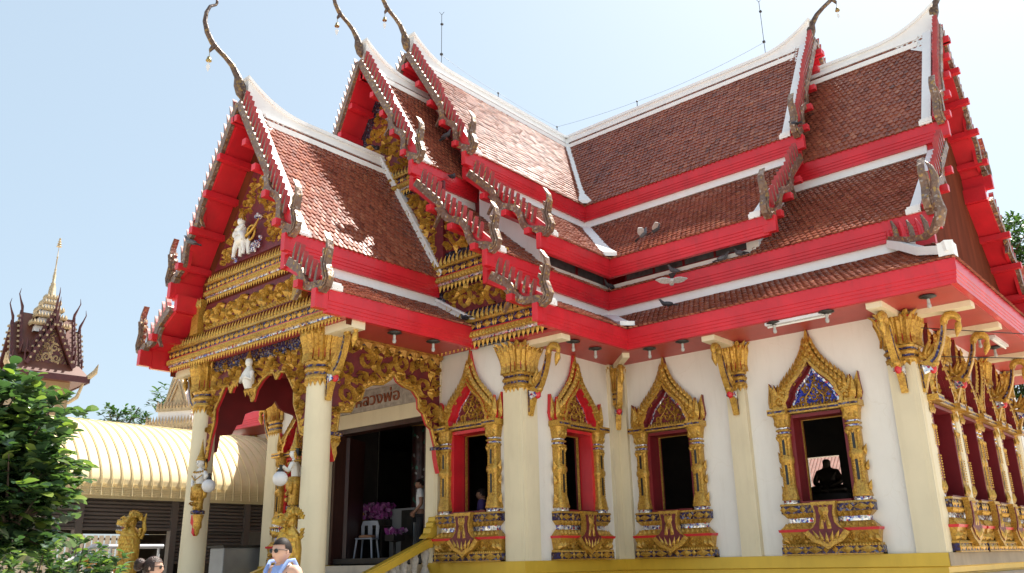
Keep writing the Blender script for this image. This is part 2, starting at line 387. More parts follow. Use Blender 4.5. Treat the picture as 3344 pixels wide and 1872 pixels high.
def slab(mb, M, p0, p1, va, vb, th=.09, m=0, n=1):
    (u0, z0), (u1, z1) = p0, p1; L = hypot(u1-u0, z1-z0); nu, nz = -(z1-z0)/L, (u1-u0)/L
    vs = [M(u0, va(u0), z0), M(u0, vb(u0), z0), M(u1, vb(u1), z1), M(u1, va(u1), z1)]
    vs += [M(u0-nu*th, va(u0), z0-nz*th), M(u0-nu*th, vb(u0), z0-nz*th), M(u1-nu*th, vb(u1), z1-nz*th), M(u1-nu*th, va(u1), z1-nz*th)]
    mb.add(vs, [(0, 1, 2, 3), (7, 6, 5, 4), (0, 4, 5, 1), (1, 5, 6, 2), (2, 6, 7, 3), (3, 7, 4, 0)], m)
seedc = [0]
def slope(name, M, p0, p1, va, vb, tile=True):
    mb = MB(); slab(mb, M, p0, p1, va, vb, .08, 1)
    seedc[0] += 1
    if tile: tiles(mb, M, p0, p1, va, vb, seedc[0])
    return T(mb, name, [TILE if tile else TSHEET, RED], fix=False)
cst = lambda c: (lambda u: c)

# upper edges of each tier below its fascia
IT2, OT2, OT3, PT2 = (1.98, 8.27), (1.70, 7.68), (3.83, 5.08), (1.95, 5.02)
# --- front wing, right side (ridge runs along y); v measured from the barge plane inwards is negative
main = slope('roof_slope', MA(YI), (0, RI), IN1, lambda u: 0, lambda u: YI-(B-u))
slope('roof_slope', MA(YI), IT2, IN2, lambda u: 0, lambda u: YI-(B-u))
slope('roof_slope', MA(YO), (0, RO), OU1, lambda u: .23*max(0, 1-u/1.8), cst(-2.3))
slope('roof_slope', MA(YO), OT2, OU2, cst(0), cst(-2.0))
slope('roof_slope', MA(YO), OT3, SK, cst(0), lambda u: YO-(B-u))
# left side of the front wing
slope('roof_slope', MA(YI, -1), (0, RI), IN1, lambda u: 0, lambda u: YI-(B-u), False)
slope('roof_slope', MA(YI, -1), IT2, IN2, lambda u: 0, lambda u: YI-(B-u), False)
slope('roof_slope', MA(YO, -1), (0, RO), OU1, lambda u: .23*max(0, 1-u/1.8), cst(-2.3), False)
slope('roof_slope', MA(YO, -1), OT2, OU2, cst(0), cst(-2.0), False)
slope('roof_slope', MA(YO, -1), OT3, SK, cst(0), lambda u: YO-(B-u), False)
# --- right wing, front side
slope('roof_slope', MBr(XI), (0, RI), IN1, lambda u: 0, lambda u: A+u-XI)
slope('roof_slope', MBr(XI), IT2, IN2, lambda u: 0, lambda u: A+u-XI)
slope('roof_slope', MBr(XO), (0, RO), OU1, cst(0), cst(-3.3))
slope('roof_slope', MBr(XO), OT2, OU2, cst(0), cst(-3.35))
slope('roof_slope', MBr(XO), OT3, (SK[0], SK[1]), lambda u: (u-OT3[0])/(SK[0]-OT3[0])*(XS-XO), lambda u: A+u-XO)
# back sides and the left wing
for p, q, e in (((0, RI), IN1, XI), (IT2, IN2, XI), ((0, RO), OU1, XO), (OT2, OU2, XO), (OT3, SK, XO)):
    slope('roof_slope', MBr(e, -1), p, q, cst(0), cst(A-e), False)
    slope('roof_slope', MC(-8-e, -1), p, q, cst(0), cst(A-e), False)
    slope('roof_slope', MC(-8-e), p, q, lambda u: 0, (lambda ee: (lambda u: A+u-ee))(e), False)
# end skirt of the right wing (hip), tiles facing +x
ME = lambda u, v, z: (XO+.02+u, B-v, z)
slope('roof_slope', ME, (0.0, 5.0), (XS-XO-.02, SK[1]), lambda u: 4.0+u*2.1, lambda u: -(4.0+u*2.1))
# --- porch
slope('roof_slope', MA(YP), (0, RP), PO1, cst(0), cst(YP+3.32))
slope('roof_slope', MA(YP), PT2, PO2, cst(.0), cst(YP+3.32))
slope('roof_slope', MA(YP, -1), (0, RP), PO1, cst(0), cst(YP+3.32), False)
slope('roof_slope', MA(YP, -1), PT2, PO2, cst(.0), cst(YP+3.32), False)

# --- fascias with the white flashing strip behind and below
WS = [(-.24, -.36), (-.10, -.36), (-.07, -.585), (-.21, -.60)]
def fascia(path, z, flash=True, ends=(), side=1, trim=(1, 1), back=False):
    mb = MB(); mb.sweep(FP, path, z, 0, side)
    for (x0, x1, y0, y1) in ends: mb.box(x0, x1, y0, y1, z-.36, z+.035, 0)
    mb.sweep([(-.26, -.30), (-.145, -.30), (-.145, -.64), (-.26, -.64)], path, z, 0, side) if flash or back else None
    o = T(mb, 'red_fascia', [RED])
    if flash:
        q = Vector(path[1])-Vector(path[0]); path = [tuple(Vector(path[0])+q.normalized()*(.32 if trim[0] else 0))]+list(path[1:])
        q = Vector(path[-2])-Vector(path[-1]); path[-1] = tuple(Vector(path[-1])+q.normalized()*(.32 if trim[1] else 0))
        mb = MB(); mb.sweep(WS, path, z, 0, side); T(mb, 'white_flashing', [RIDGEW])
ux = lambda p: A+p[0]
uy = lambda p: B-p[0]
fascia([(ux(IN1), YI), (ux(IN1), uy(IN1)), (XI, uy(IN1))], IN1[1])
fascia([(ux(IN2), YI), (ux(IN2), uy(IN2)), (XI, uy(IN2))], IN2[1], False)
fascia([(ux(OU1), YO), (ux(OU1), -1.9)], OU1[1], trim=(1, 0))
fascia([(3.3, uy(OU1)), (XO, uy(OU1))], OU1[1], trim=(0, 1))
fascia([(ux(OU2), YO), (ux(OU2), uy(OU2)), (XO, uy(OU2))], OU2[1])
fascia([(ux(SK), YO), (ux(SK), uy(SK)), (XS, uy(SK)), (XS, B+SK[0])], SK[1], False)
fascia([(ux(PO1), YP-.05), (ux(PO1), -3.32)], PO1[1], trim=(1, 0))
fascia([(ux(PO2), YP+.1), (ux(PO2), -3.2)], PO2[1], False)
xl = lambda p: A-p[0]
fascia([(xl(PO1), YP-.05), (xl(PO1), -3.32)], PO1[1], side=-1)
fascia([(xl(PO2), YP+.1), (xl(PO2), -3.2)], PO2[1], False, side=-1)
fascia([(xl(OU1), YO), (xl(OU1), -1.9)], OU1[1], side=-1)
fascia([(xl(OU2), YO), (xl(OU2), uy(OU2)), (-8-XO, uy(OU2))], OU2[1], side=-1)
fascia([(xl(SK), YO), (xl(SK), uy(SK)), (-8-XS, uy(SK)), (-8-XS, B+SK[0])], SK[1], False, side=-1)
fascia([(xl(IN1), YI), (xl(IN1), uy(IN1)), (-8-XI, uy(IN1))], IN1[1], side=-1)
fascia([(xl(IN2), YI), (xl(IN2), uy(IN2)), (-8-XI, uy(IN2))], IN2[1], False, side=-1)
for p in (IN1, OU1, OU2, SK):   # far side of the right wing
    e = XI if p is IN1 else (XS if p is SK else XO)
    fascia([(A, B+p[0]), (e-(.0 if p is not SK else .15), B+p[0])], p[1], False, side=-1, back=p is not SK)

# --- white ridges with the upward sweep at the gable end
def ridge(M, R, length, rise=.52, hb=.40, back=0):
    mb = MB(); n = 40
    top = []; 
    for i in range(n+1):
        v = -length*(i/n)**1.6; q = max(0, 1+v/1.5); top.append((v, R+.12+rise*q**2.2))
    poly = top+[(-length, R-hb), (-.42, R-hb), (-.05, R-.04)]
    mb.prism(poly, -.10, .10, lambda a, b, c: M(c, a, b))
    cap = [(v+.008, z+.004) for v, z in top]+[(v+.008, z-.07) for v, z in top[::-1]]
    mb.prism(cap, -.15, .15, lambda a, b, c: M(c, a, b))
    for w, z0, z1 in ((.17, R-.16, R-.08), (.30, R-hb-.02, R-hb+.10)):
        mb.prism([(-length, z0), (-.45, z0), (-.40, z1), (-length, z1)], -w, w, lambda a, b, c: M(c, a, b))
    # white gusset under the sweep and the band beside the barge board
    sl = 1.66
    for s in (1, -1):
        mb.prism([(0, R+.03), (.62, R-.62*sl+.03), (0, R-.62*sl+.03)][::1], -.9, -.10, lambda a, b, c, s=s: M(s*a, c, b)) if 0 else None
        vs = [M(s*.1, -1.0, R-.1*sl+.06), M(s*.1, -.1, R-.1*sl+.06), M(s*.55, -.1, R-.55*sl+.06)]
        mb.add(vs, [(0, 1, 2)])
    return T(mb, 'white_ridge', [RIDGEW])
ridge(MA(YI), RI, B-YI); ridge(MA(YO-.18), RO, 2.4); ridge(MA(YP), RP, -3.32-YP)
ridge(MBr(XI), RI, XI-A); ridge(MBr(XO), RO, 3.2); ridge(MC(-8-XI), RI, XI-A)
# white band along the roof edge beside the barge boards, and the valley strips
def band(M, p0, p1, v0, v1, s=1):
    (u0, z0), (u1, z1) = p0, p1; L = hypot(u1-u0, z1-z0); nu, nz = -(z1-z0)/L, (u1-u0)/L
    mb = MB(); q = [(u0, z0), (u0+nu*.07, z0+nz*.07), (u1+nu*.07, z1+nz*.07), (u1, z1)]
    mb.prism(q, v0, v1, lambda a, b, c: M(s*a, c, b))
    mb.box(u1-.10, u1+.05, v0-.05, v1+.02, z1-.01, z1+.09, 0, lambda a, b, c: M(s*a, b, c))
    mb.box(u1-.09, u1+.03, v0-.03, v1+.02, z1+.09, z1+.13, 0, lambda a, b, c: M(s*a, b, c))
    T(mb, 'white_edge_band', [RIDGEW])
for M, p0, p1 in ((MA(YI), (.1, RI-.1), IN1), (MA(YI), IT2, IN2), (MA(YO), (.1, RO-.1), OU1), (MA(YO), OT2, OU2), (MA(YO), OT3, SK),
                  (MBr(XI), (.1, RI-.1), IN1), (MBr(XI), IT2, IN2), (MBr(XO), (.1, RO-.1), OU1), (MBr(XO), OT2, OU2), (MA(YP), (.1, RP-.1), PO1), (MA(YP), PT2, PO2)):
    band(M, p0, p1, -.30, -.12)
def valley(p0, p1, w=.13):
    mb = MB(); n = 8; vs = []
    for i in range(n+1):
        t = i/n; u = p0[0]+(p1[0]-p0[0])*t; z = p0[1]+(p1[1]-p0[1])*t+.09+.10*max(0, t-.7)
        if i == n: u += .06
        c = Vector((A+u, B-u, z)); ww = w*(1+.35*max(0, t-.6))
        for k, dz in ((-1, .03), (1, .03), (1, -.06), (-1, -.06)):
            vs.append((c.x+k*ww*.707, c.y+k*ww*.707, c.z+dz))
    fs = []
    for i in range(n):
        for k in range(4): fs.append((4*i+k, 4*i+(k+1) % 4, 4*i+4+(k+1) % 4, 4*i+4+k))
    fs += [(3, 2, 1, 0), (4*n, 4*n+1, 4*n+2, 4*n+3)]
    mb.add(vs, fs); T(mb, 'white_valley', [RIDGEW])
valley((.1, RI-.15), IN1, .15); valley(IT2, IN2); valley(OT3, SK)

# --- clerestory strip under the second tier
u = 3.74
mb = MB(); P = [(A+u, -2.02), (A+u, B-u), (3.42, B-u)]
mb.sweep([(-.1, 5.60), (.06, 5.60), (.06, 5.86), (0, 5.87), (0, 5.88), (-.1, 5.88)], P, 0)
mb.sweep([(-.12, 6.16), (0, 6.16), (0, 6.6), (-.12, 6.6)], P, 0)
for (x0, x1, y0, y1) in ((A+u-.12, A+u+.004, -2.1, -1.85), (3.2, 3.46, B-u-.004, B-u+.12)): mb.box(x0, x1, y0, y1, 5.88, 6.16)
mb.add([(3.44, B-u-.002, 5.7), (3.44, 2.0, 7.4), (3.44, 2.0, 8.2), (3.44, B-u-.002, 6.5)], [(0, 1, 2, 3)])
mb.add([(A+u+.002, -2.06, 5.7), (-2.0, -2.06, 7.4), (-2.0, -2.06, 8.2), (A+u+.002, -2.06, 6.5)], [(0, 1, 2, 3)])
cl = T(mb, 'clerestory_wall', [RIDGEW])
def clere(a, b, fn):
    mb = MB(); mb.box(a, b, 5.88, 6.16, -.06, -.04, 0, fn); n = 4 if b-a > 2.5 else 2
    for i in range(n+1):
        q = a+(b-a)*i/n; mb.box(q-.02, q+.02, 5.88, 6.16, -.05, .0, 1, fn)
    for z in (5.88, 6.13): mb.box(a, b, z, z+.03, -.05, -.005, 1, fn)
    T(mb, 'clerestory_window', [GLASS, DRED])
clere(.27, 3.22, plane((0, B-u, 0), (1, 0, 0), (0, -1, 0)))
clere(-1.86, .25, plane((A+u, 0, 0), (0, 1, 0), (1, 0, 0)))
mb = MB()
P2 = [(A+3.72, -2.0), (A+3.72, B-3.72), (3.4, B-3.72)]
mb.sweep([(.08, 5.745), (.21, 5.655), (.21, 5.60), (.08, 5.60)], P2, 0); T(mb, 'roof_strip', [TSHEET])
mb = MB()
tiles(mb, MA(YO), (3.80, 5.765), OU2, cst(-2.0), lambda u: YO-(B-u), 77); tiles(mb, MBr(XO), (3.80, 5.765), OU2, cst(-3.35), lambda u: A+u-XO, 78)
T(mb, 'roof_slope', [TILE], fix=False)

# --- gable end walls behind the barge boards
def gable_wall(M, R, p1, p2, p3, v, zb, mats, name='gable_wall', th=.12, e=.5):
    mb = MB(); half = [(0, R-.1), (p1[0]-.05, p1[1]-.1), (p1[0]-.16, p1[1]-.64), (p2[0]-.05, p2[1]-.1), (p2[0]-.1, p2[1]-e)]
    if p3: half += [(p3[0]-.3, p3[1]-.02)]
    half += [(half[-1][0], zb)]
    poly = half+[(-a, b) for a, b in half[::-1][:-1]]
    mb.prism(poly, v-th, v, lambda a, b, c: M(a, c, b)); return T(mb, name, mats)
OCH = pm('stained_ochre_timber', (.13, .028, .012), .9, 0, .3, 2.5, .1, 20, spec=.1, aniso=(1, 1, .25))
gable_wall(MA(YI), RI, IN1, IN2, None, -.55, 6.2, [DRED], e=.25)
gable_wall(MBr(XI), RI, IN1, IN2, None, -.50, 6.2, [OCH], e=.25)
gable_wall(MA(YO), RO, OU1, OU2, SK, -.48, 4.0, [DBLUE])
gable_wall(MBr(XO), RO, OU1, OU2, None, -.45, 5.0, [OCH])
gable_wall(MC(-8-XO), RO, OU1, OU2, None, -.45, 5.0, [OCH])
gable_wall(MA(YP), RP, PO1, PO2, None, -.55, 4.0, [OCH])

# --- barge boards with their fins, hanging naga tails, purlin ends and the tall finials
def barge(M, P0, P1, s, nt, ts=.52, waves=2, amp=.15, hook=.95, fin=.34):
    du, dz = P1[0]-P0[0], P1[1]-P0[1]; L = hypot(du, dz); eu, ez = du/L, dz/L; nu, nz = -ez, eu
    def pt(t, o):
        off = 0
        if t > ts:
            q = (t-ts)/(1-ts); off = -amp*(1-cos(2*pi*waves*q))/2*(.75+.5*q)
        return (P0[0]+du*t+nu*(off+o), P0[1]+dz*t+nz*(off+o))
    N = 46; wd = lambda t: .16 if t < ts else .15
    mb = MB(); top = [pt(i/N, .10) for i in range(N+1)]; bot = [pt(i/N, .10-wd(i/N)) for i in range(N+1)]
    mb.prism(top+bot[::-1], 0, .085, lambda a, b, c: M(s*a, c, b), 0)
    rail = [(P0[0]+du*i/N+nu*.13, P0[1]+dz*i/N+nz*.13) for i in range(N+1)]
    mb.prism(rail+bot[::-1], -.07, -.002, lambda a, b, c: M(s*a, c, b), 1)
    for k in range(waves):      # drooping curls under the waves
        t = ts+(1-ts)*(k+.12)/waves; c = pt(t, -.06); pts = []; lo = []
        for i in range(9):
            q = i/8; pts.append((c[0]-.02+.09*sin(q*4.2), c[1]-.42*q, .075*(1-q*.85)))
        if k == 0:
            mb.prism([(a+w, b) for a, b, w in pts]+[(a-w, b) for a, b, w in pts[::-1]], .0, .07, lambda a, b, c: M(s*a, c, b), 0)
    o = T(mb, 'barge_board', [MIRR, RED])
    for i in range(nt):
        t = .03+.86*(i+.5)/nt
        b0 = pt(t, .07) if t < ts else (P0[0]+du*t+nu*.0, P0[1]+dz*t+nz*.0)
        h = fin*(1+.06*sin(i)); g = (.10, .995); wv = (eu*.040, ez*.040)
        cl_ = [(0, 1.), (.25, 1.05), (.55, .95), (.8, .6), (1., .03)]
        Lp = [(b0[0]+g[0]*h*q-wv[0]*w*.9+.05*q*q, b0[1]+g[1]*h*q-wv[1]*w*.6) for q, w in cl_]
        Rp = [(b0[0]+g[0]*h*q+wv[0]*w*.9+.05*q*q, b0[1]+g[1]*h*q+wv[1]*w*.6) for q, w in cl_]
        m2 = MB() if i == 0 else m2
        m2.prism(Lp+Rp[::-1], .005, .07, lambda a, b, c: M(s*a, c, b), 0, 1)
        m2.prism([(a, b) for a, b in Lp]+[(a, b) for a, b in Rp[::-1]], -.03, .004, lambda a, b, c: M(s*a, c, b), 1, 1)
    if nt: m2.build('fin_row', [MIRR, FRED], o)
    if hook:
        m3 = MB(); H = hook; c0 = (P1[0]+.02, P1[1]-.06)
        cl_ = [(-.20, .14, .04), (-.10, .04, .055), (.02, .01, .065), (.11, .07, .075), (.15, .19, .08), (.11, .33, .07), (.075, .46, .06), (.105, .60, .047), (.145, .75, .034), (.13, .91, .02), (.03, 1.10, .004)]
        Lp = []; Rp = []
        for i, (a, b, w) in enumerate(cl_):
            a2, b2 = (cl_[min(i+1, 10)][0]-cl_[max(i-1, 0)][0]), (cl_[min(i+1, 10)][1]-cl_[max(i-1, 0)][1]); l = hypot(a2, b2); a2, b2 = a2/l, b2/l
            Lp.append((c0[0]+a-b2*w, c0[1]+b*H+a2*w)); Rp.append((c0[0]+a+b2*w, c0[1]+b*H-a2*w))
        m3.prism(Lp+Rp[::-1], -.01, .11, lambda a, b, c: M(s*a, c, b), 0, 0)
        for i in (4, 5, 6, 7):
            x, y = Lp[i]; m3.prism([(x+.03, y-.05), (x-.07, y+.09), (x-.05, y+.16), (x+.03, y+.09)], .01, .09, lambda a, b, c: M(s*a, c, b), 0, 0)
        for k in (-.03, .03):
            m3.tube([M(s*(c0[0]+a+k), .12, c0[1]+b*H) for a, b, w in cl_[2:9]], [.018]*7, 5, 0)
        m3.build('naga_tail', [MIRR], o)
    return o
def purlins(M, P0, P1, s, n, v0=-.6, v1=.19, first=.0, last=.93, sz=.068):
    for i in range(n):
        mb = MB(); t = first+(last-first)*i/max(1, n-1); u = P0[0]+(P1[0]-P0[0])*t-.10; z = P0[1]+(P1[1]-P0[1])*t-.15
        mb.box(u-sz, u+sz, v0, v1, z-sz, z+sz, 0, lambda a, b, c: M(s*a, b, c)); T(mb, 'purlin', [RED], bevel=.008)
def endblock(M, p, s, v0=-.1, v1=.16):
    mb = MB(); mb.box(p[0]-.13, p[0]-.005, v0, v1, p[1]-.36, p[1]-.03, 0, lambda a, b, c: M(s*a, b, c)); T(mb, 'fascia_end', [RED], bevel=.008)
LEAN = {(RO, 0): .22, (RP, 0): .05, (RI, 0): .06}
def lean(M, a, R): return (lambda u, v, z: M(u, v+a*max(0, 1-abs(u)/1.8), z)) if a else M
for s in (1, -1):
    for M, R, tiers, low in ((MA(YI, 1), RI, (IN1, IN2), None), (MA(YO, 1), RO, (OU1, OU2, SK), None), (MA(YP, 1), RP, (PO1, PO2), None),
                             (MBr(XI), RI, (IN1, IN2), 0), (MBr(XO), RO, (OU1, OU2), 0), (MC(-8-XO), RO, (OU1, OU2), None)):
        if M is None: continue
        tops = [(0, R-.02), None, None]
        if R == RI: tops = [(0, R), IT2]
        elif R == RO: tops = [(0, R), OT2, OT3]
        else: tops = [(0, R), PT2]
        for k, (p0, p1) in enumerate(zip(tops, tiers)):
            q0 = p0 if k == 0 else (p0[0]+.10, p0[1]+.02)
            barge(lean(M, LEAN.get((R, k), 0) if low is None else 0, R), q0, p1, s, (20 if R == RI else 19) if k == 0 else (12 if (R != RP and k == 1) else 6), ts=.55 if k == 0 else .3, waves=2 if k == 0 or (R != RP and k == 1) else 1, amp=.16, hook=.95 if k == 0 else .92)
            purlins(M, q0, p1, s, 5 if k == 0 else (3 if R != RP and k == 1 else 1), first=.07 if k == 0 else .3 if R != RP and k == 1 else .55, last=.88)
            endblock(M, p1, s)
# the skirt corner of the right wing: naga tail rail on the hip
def finial(M, z0, pts, rad, name='roof_finial'):
    mb = MB()
    mb.tube([M(0, v, z) for v, z in pts], rad, 8, 0, True)
    return mb
CH = [(-.02, 0), (.03, .12), (.07, .30), (.13, .48), (.28, .68), (.45, .80), (.62, .89), (.75, .98), (.88, 1.16), (.955, 1.38), (.945, 1.60), (.88, 1.78), (.76, 1.88), (.74, 1.94), (.75, 2.02), (.76, 2.10)]
CR_ = [.03, .10, .125, .078, .060, .052, .052, .060, .055, .047, .040, .034, .027, .030, .021, .005]
finials = []
for M, z0, v0, k in ((MA(YP), 9.07, .05, 1.0), (MA(YO), 11.50, .24, .92), (MA(YI), 12.36, .10, .98), (MBr(XI), 12.32, -.10, 1.0), (MBr(XO), 11.52, -.10, 1.0), (MC(-8-XI), 12.3, 0, 1.), (MC(-8-XO), 11.5, 0, 1.)):
    mb = MB(); mb.tube([M(0, v0+v*k, z0+z*k) for v, z in CH], [r*k for r in CR_], 8)
    c = [(v0+.70*k, z0+.95*k), (v0+.78*k, z0+.80*k), (v0+.79*k, z0+.74*k)]
    mb.tube([M(0, v, z) for v, z in c], [.055*k, .035*k, .008], 6)
    T(mb, 'roof_finial', [MIRD])
    finials.append((M, v0+.79*k, z0+.74*k))

# ------------------------------------------------------------------ walls
def wall(fn, s0, s1, t0, t1, ops, name='wall'):
    mb = MB()
    def piece(a, b, c, d):
        if b-a < .01 or d-c < .01: return
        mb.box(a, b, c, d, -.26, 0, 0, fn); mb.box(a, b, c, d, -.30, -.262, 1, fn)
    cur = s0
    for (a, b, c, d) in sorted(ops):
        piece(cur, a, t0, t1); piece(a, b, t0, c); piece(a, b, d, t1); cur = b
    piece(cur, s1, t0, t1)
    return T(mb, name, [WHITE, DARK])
ZT = 4.02
FF = lambda y: plane((0, y, 0), (1, 0, 0), (0, -1, 0))         # wall facing -y, s = x
FX = lambda x: plane((x, 0, 0), (0, 1, 0), (1, 0, 0))          # wall facing +x, s = y
OP = lambda c, k=1.: (c-.52*k, c+.52*k, .86, 2.42)
W1, W2, W3, W4, W0 = -1.245, -1.50, 1.26, 4.30, -6.76
DX0, DX1, DZ = -5.55, -2.47, 2.86
wall(FF(YW), -8, 0, 0, ZT, [OP(W1), OP(W0), (DX0, DX1, 0, DZ)])
wall(FX(0), YW+.30, -.0, 0, ZT, [OP(W2)])
wall(FF(0), .0, 6, 0, ZT, [OP(W3), OP(W4)])
SW = [(1.08, 1.), (2.80, .84), (4.22, .84), (5.95, .95)]
wall(FX(6), .30, 7.7, 0, ZT, [OP(c, k*1.19) for c, k in SW])
wall(plane((0, 8, 0), (1, 0, 0), (0, 1, 0)), -14, 6, 0, ZT, [(.80, 1.74, .86, 2.5)])
wall(plane((-8, 0, 0), (0, 1, 0), (-1, 0, 0)), YW+.30, 0, 0, ZT, [])
wall(FF(0), -14, -8, 0, ZT, [OP(-9.26), OP(-12.3)])
wall(plane((-14, 0, 0), (0, 1, 0), (-1, 0, 0)), .3, 7.7, 0, ZT, [])
mb = MB()
mb.sweep([(-.10, 3.94), (1.06, 3.94), (1.06, 4.02), (-.10, 4.02)], [(0, -3.30), (0, 0), (6, 0), (6, 9.0)], 0)
SOF = pm('eave_soffit_red', (.42, .05, .045), .45, 0, .1, 1.5, dirt=.3, dcol=(.2, .05, .04))
T(mb, 'eave_soffit', [SOF]); mb = MB()
mb.sweep([(-.10, 3.94), (1.06, 3.94), (1.06, 4.02), (-.10, 4.02)], [(-8, -3.30), (-8, 0), (-14, 0), (-14, 9.0)], 0, 0, -1)
T(mb, 'eave_soffit', [SOF])
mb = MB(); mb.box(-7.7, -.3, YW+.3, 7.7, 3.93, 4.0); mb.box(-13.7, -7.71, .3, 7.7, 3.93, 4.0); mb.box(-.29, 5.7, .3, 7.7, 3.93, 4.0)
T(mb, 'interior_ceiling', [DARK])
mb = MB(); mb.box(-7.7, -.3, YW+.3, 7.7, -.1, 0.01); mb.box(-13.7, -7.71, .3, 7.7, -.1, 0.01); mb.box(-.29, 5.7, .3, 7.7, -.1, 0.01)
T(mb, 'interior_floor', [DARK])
# plinth
mb = MB()
PF = [(-.3, 0), (.10, 0), (.10, -.20), (.065, -.22), (.065, -.30), (.035, -.32), (.035, -.75), (.10, -.85), (.10, -1.2), (.2, -1.25), (.2, -1.46), (-.3, -1.46)]
mb.sweep(PF, [(-2.52, YW), (0, YW), (0, 0), (6, 0), (6, 8), (-14, 8), (-14, 0), (-8, 0), (-8, YW), (-5.5, YW)], 0)
T(mb, 'plinth', [GOLD2])
mb = MB(); mb.sweep([(.105, -.34), (.135, -.34), (.16, -.38), (.16, -.47), (.105, -.47)], [(6, .1), (6, 8)], 0); mb.sweep([(.102, -.002), (.112, -.002), (.112, -.2), (.102, -.2)], [(6, -.08), (6, 8)], 0)
T(mb, 'plinth_moulding', [pm('grimy_plinth', (.30, .235, .16), .6, 0, .2, 2, dirt=.4)])

# ------------------------------------------------------------------ pilasters, capitals, beams, brackets
rsq = lambda p: (lambda t: (abs(cos(t))**p+abs(sin(t))**p)**(-1/p))
CAPM = [GOLD, RED, BLUE, SILVER]
def capital(cx, cy, z0, H, r, p=None, parent=None, n=28, name='capital'):
    rf = rsq(p) if p else (lambda t: 1.)
    mb = MB()
    pr = [(.99, .07), (1.10, .08), (1.14, .12), (1.06, .15), (1.05, .16), (1.05, .21), (1.12, .22), (1.2, .255), (1.12, .29), (1.05, .30), (1.05, .345), (1.14, .36), (1.18, .39), (1.06, .43), (1.05, .50), (1.12, .64), (1.26, .79), (1.44, .90), (1.50, .95), (1.30, .97)]
    ms = [0, 0, 0, 0, 2, 0, 0, 0, 0, 2, 0, 0, 0, 1, 1, 1, 1, 1, 1]
    mb.lathe([(a*r, b*H) for a, b in pr], (cx, cy, z0), n, ms, True, rf)
    def R(t):
        q = t/H
        for (a0, b0), (a1, b1) in zip(pr, pr[1:]):
            if b0 <= q <= b1: return (a0+(a1-a0)*(q-b0)/max(1e-6, b1-b0))*r
        return pr[0][0]*r if q < .3 else (1.50+(q-.95)*1.2)*r
    N = 16
    for k in range(N):
        a = 2*pi*(k+.5)/N
        f = lambda s, t, d: (cx+(R(t)*rf(a+s/r)+d)*cos(a+s/r), cy+(R(t)*rf(a+s/r)+d)*sin(a+s/r), z0+t)
        w = 2*pi*r/N
        flame(mb, f, 0, .10*H, w*.95, .15*H, .0, .03, pi, 0)
        # tall petal: a ridge rising along the flare and curling out at the tip
        vs = []
        for q in (.40, .55, .72, .86, .97, 1.05):
            ww = w*(.42 if q < 1 else .12)*(1.15 if q > .6 else 1); out = .012+.05*max(0, q-.85)
            vs += [f(-ww, q*H, out), f(0, q*H, out+.045*r/.2), f(ww, q*H, out)]
        mb.add(vs, [(3*i, 3*i+1, 3*i+4, 3*i+3) for i in range(5)]+[(3*i+1, 3*i+2, 3*i+5, 3*i+4) for i in range(5)], 0)
        a = a+pi/N
        vs = []
        for q in (.62, .76, .9, 1.0):
            ww = w*(.3 if q < 1 else .05); vs += [f(-ww, q*H, .01), f(0, q*H, .035), f(ww, q*H, .01)]
        mb.add(vs, [(3*i, 3*i+1, 3*i+4, 3*i+3) for i in range(3)]+[(3*i+1, 3*i+2, 3*i+5, 3*i+4) for i in range(3)], 0)
        flame(mb, f, 0, .39*H, w*.8, .09*H, .0, .02, 0, 0)
    o = mb.build(name, CAPM)
    o.parent = parent or temple
    if not parent: o.matrix_parent_inverse = Matrix.Translation((4, -4, -GZ))
    return o
def pilaster(x0, x1, y0, y1, cap=True, H=.86, capc=None, r=None):
    mb = MB(); mb.box(x0, x1, y0, y1, 0.001, 3.05 if cap else ZT-.08)
    for k in (.03, .055):   # reeded edges
        mb.box(x0+k*1.6, x1-k*1.6, y0-k*.18, y1, 0.001, 2.95); mb.box(x0, x1+k*.18, y0+k*1.6, y1-k*1.6, 0.001, 2.95)
    mb.box(x0+.06, x1-.06, y0+.02, y1, 3.0, 3.93)
    o = T(mb, 'pilaster', [CREAM])
    if cap: capital((x0+x1)/2, (y0+y1)/2, 3.02, H, r or (x1-x0)/2, 7, o)
    return o
pilaster(-.37, .08, YW-.08, YW+.37)                 # outer corner of the front wing
pilaster(-8.08, -7.63, YW-.08, YW+.37)
pilaster(2.62, 3.0, -.10, .20, r=.19)
pilaster(5.63, 6.08, -.08, .37)
for yy in (2.0, 5.08, 7.1): pilaster(5.75, 6.08, yy-.15, yy+.15, r=.16)
pilaster(-14.08, -13.63, -.08, .37); pilaster(-11.0, -10.62, -.1, .2, r=.19)
mb = MB(); mb.box(-.0, .085, -.30, -.002, 0.001, ZT-.08); mb.box(.0, .30, -.085, .0, .001, ZT-.08); T(mb, 'pilaster', [CREAM])
mb = MB(); mb.box(-2.44, -2.10, YW-.10, YW-.001, .001, ZT-.08)
for q in (.04, .08): mb.box(-2.44+q, -2.10-q, YW-.10-q*.2, YW-.1, .001, 3.9)
T(mb, 'pilaster', [CREAM])
mb = MB(); mb.box(-5.9, -5.56, YW-.10, YW-.001, .001, ZT-.08); T(mb, 'pilaster', [CREAM])
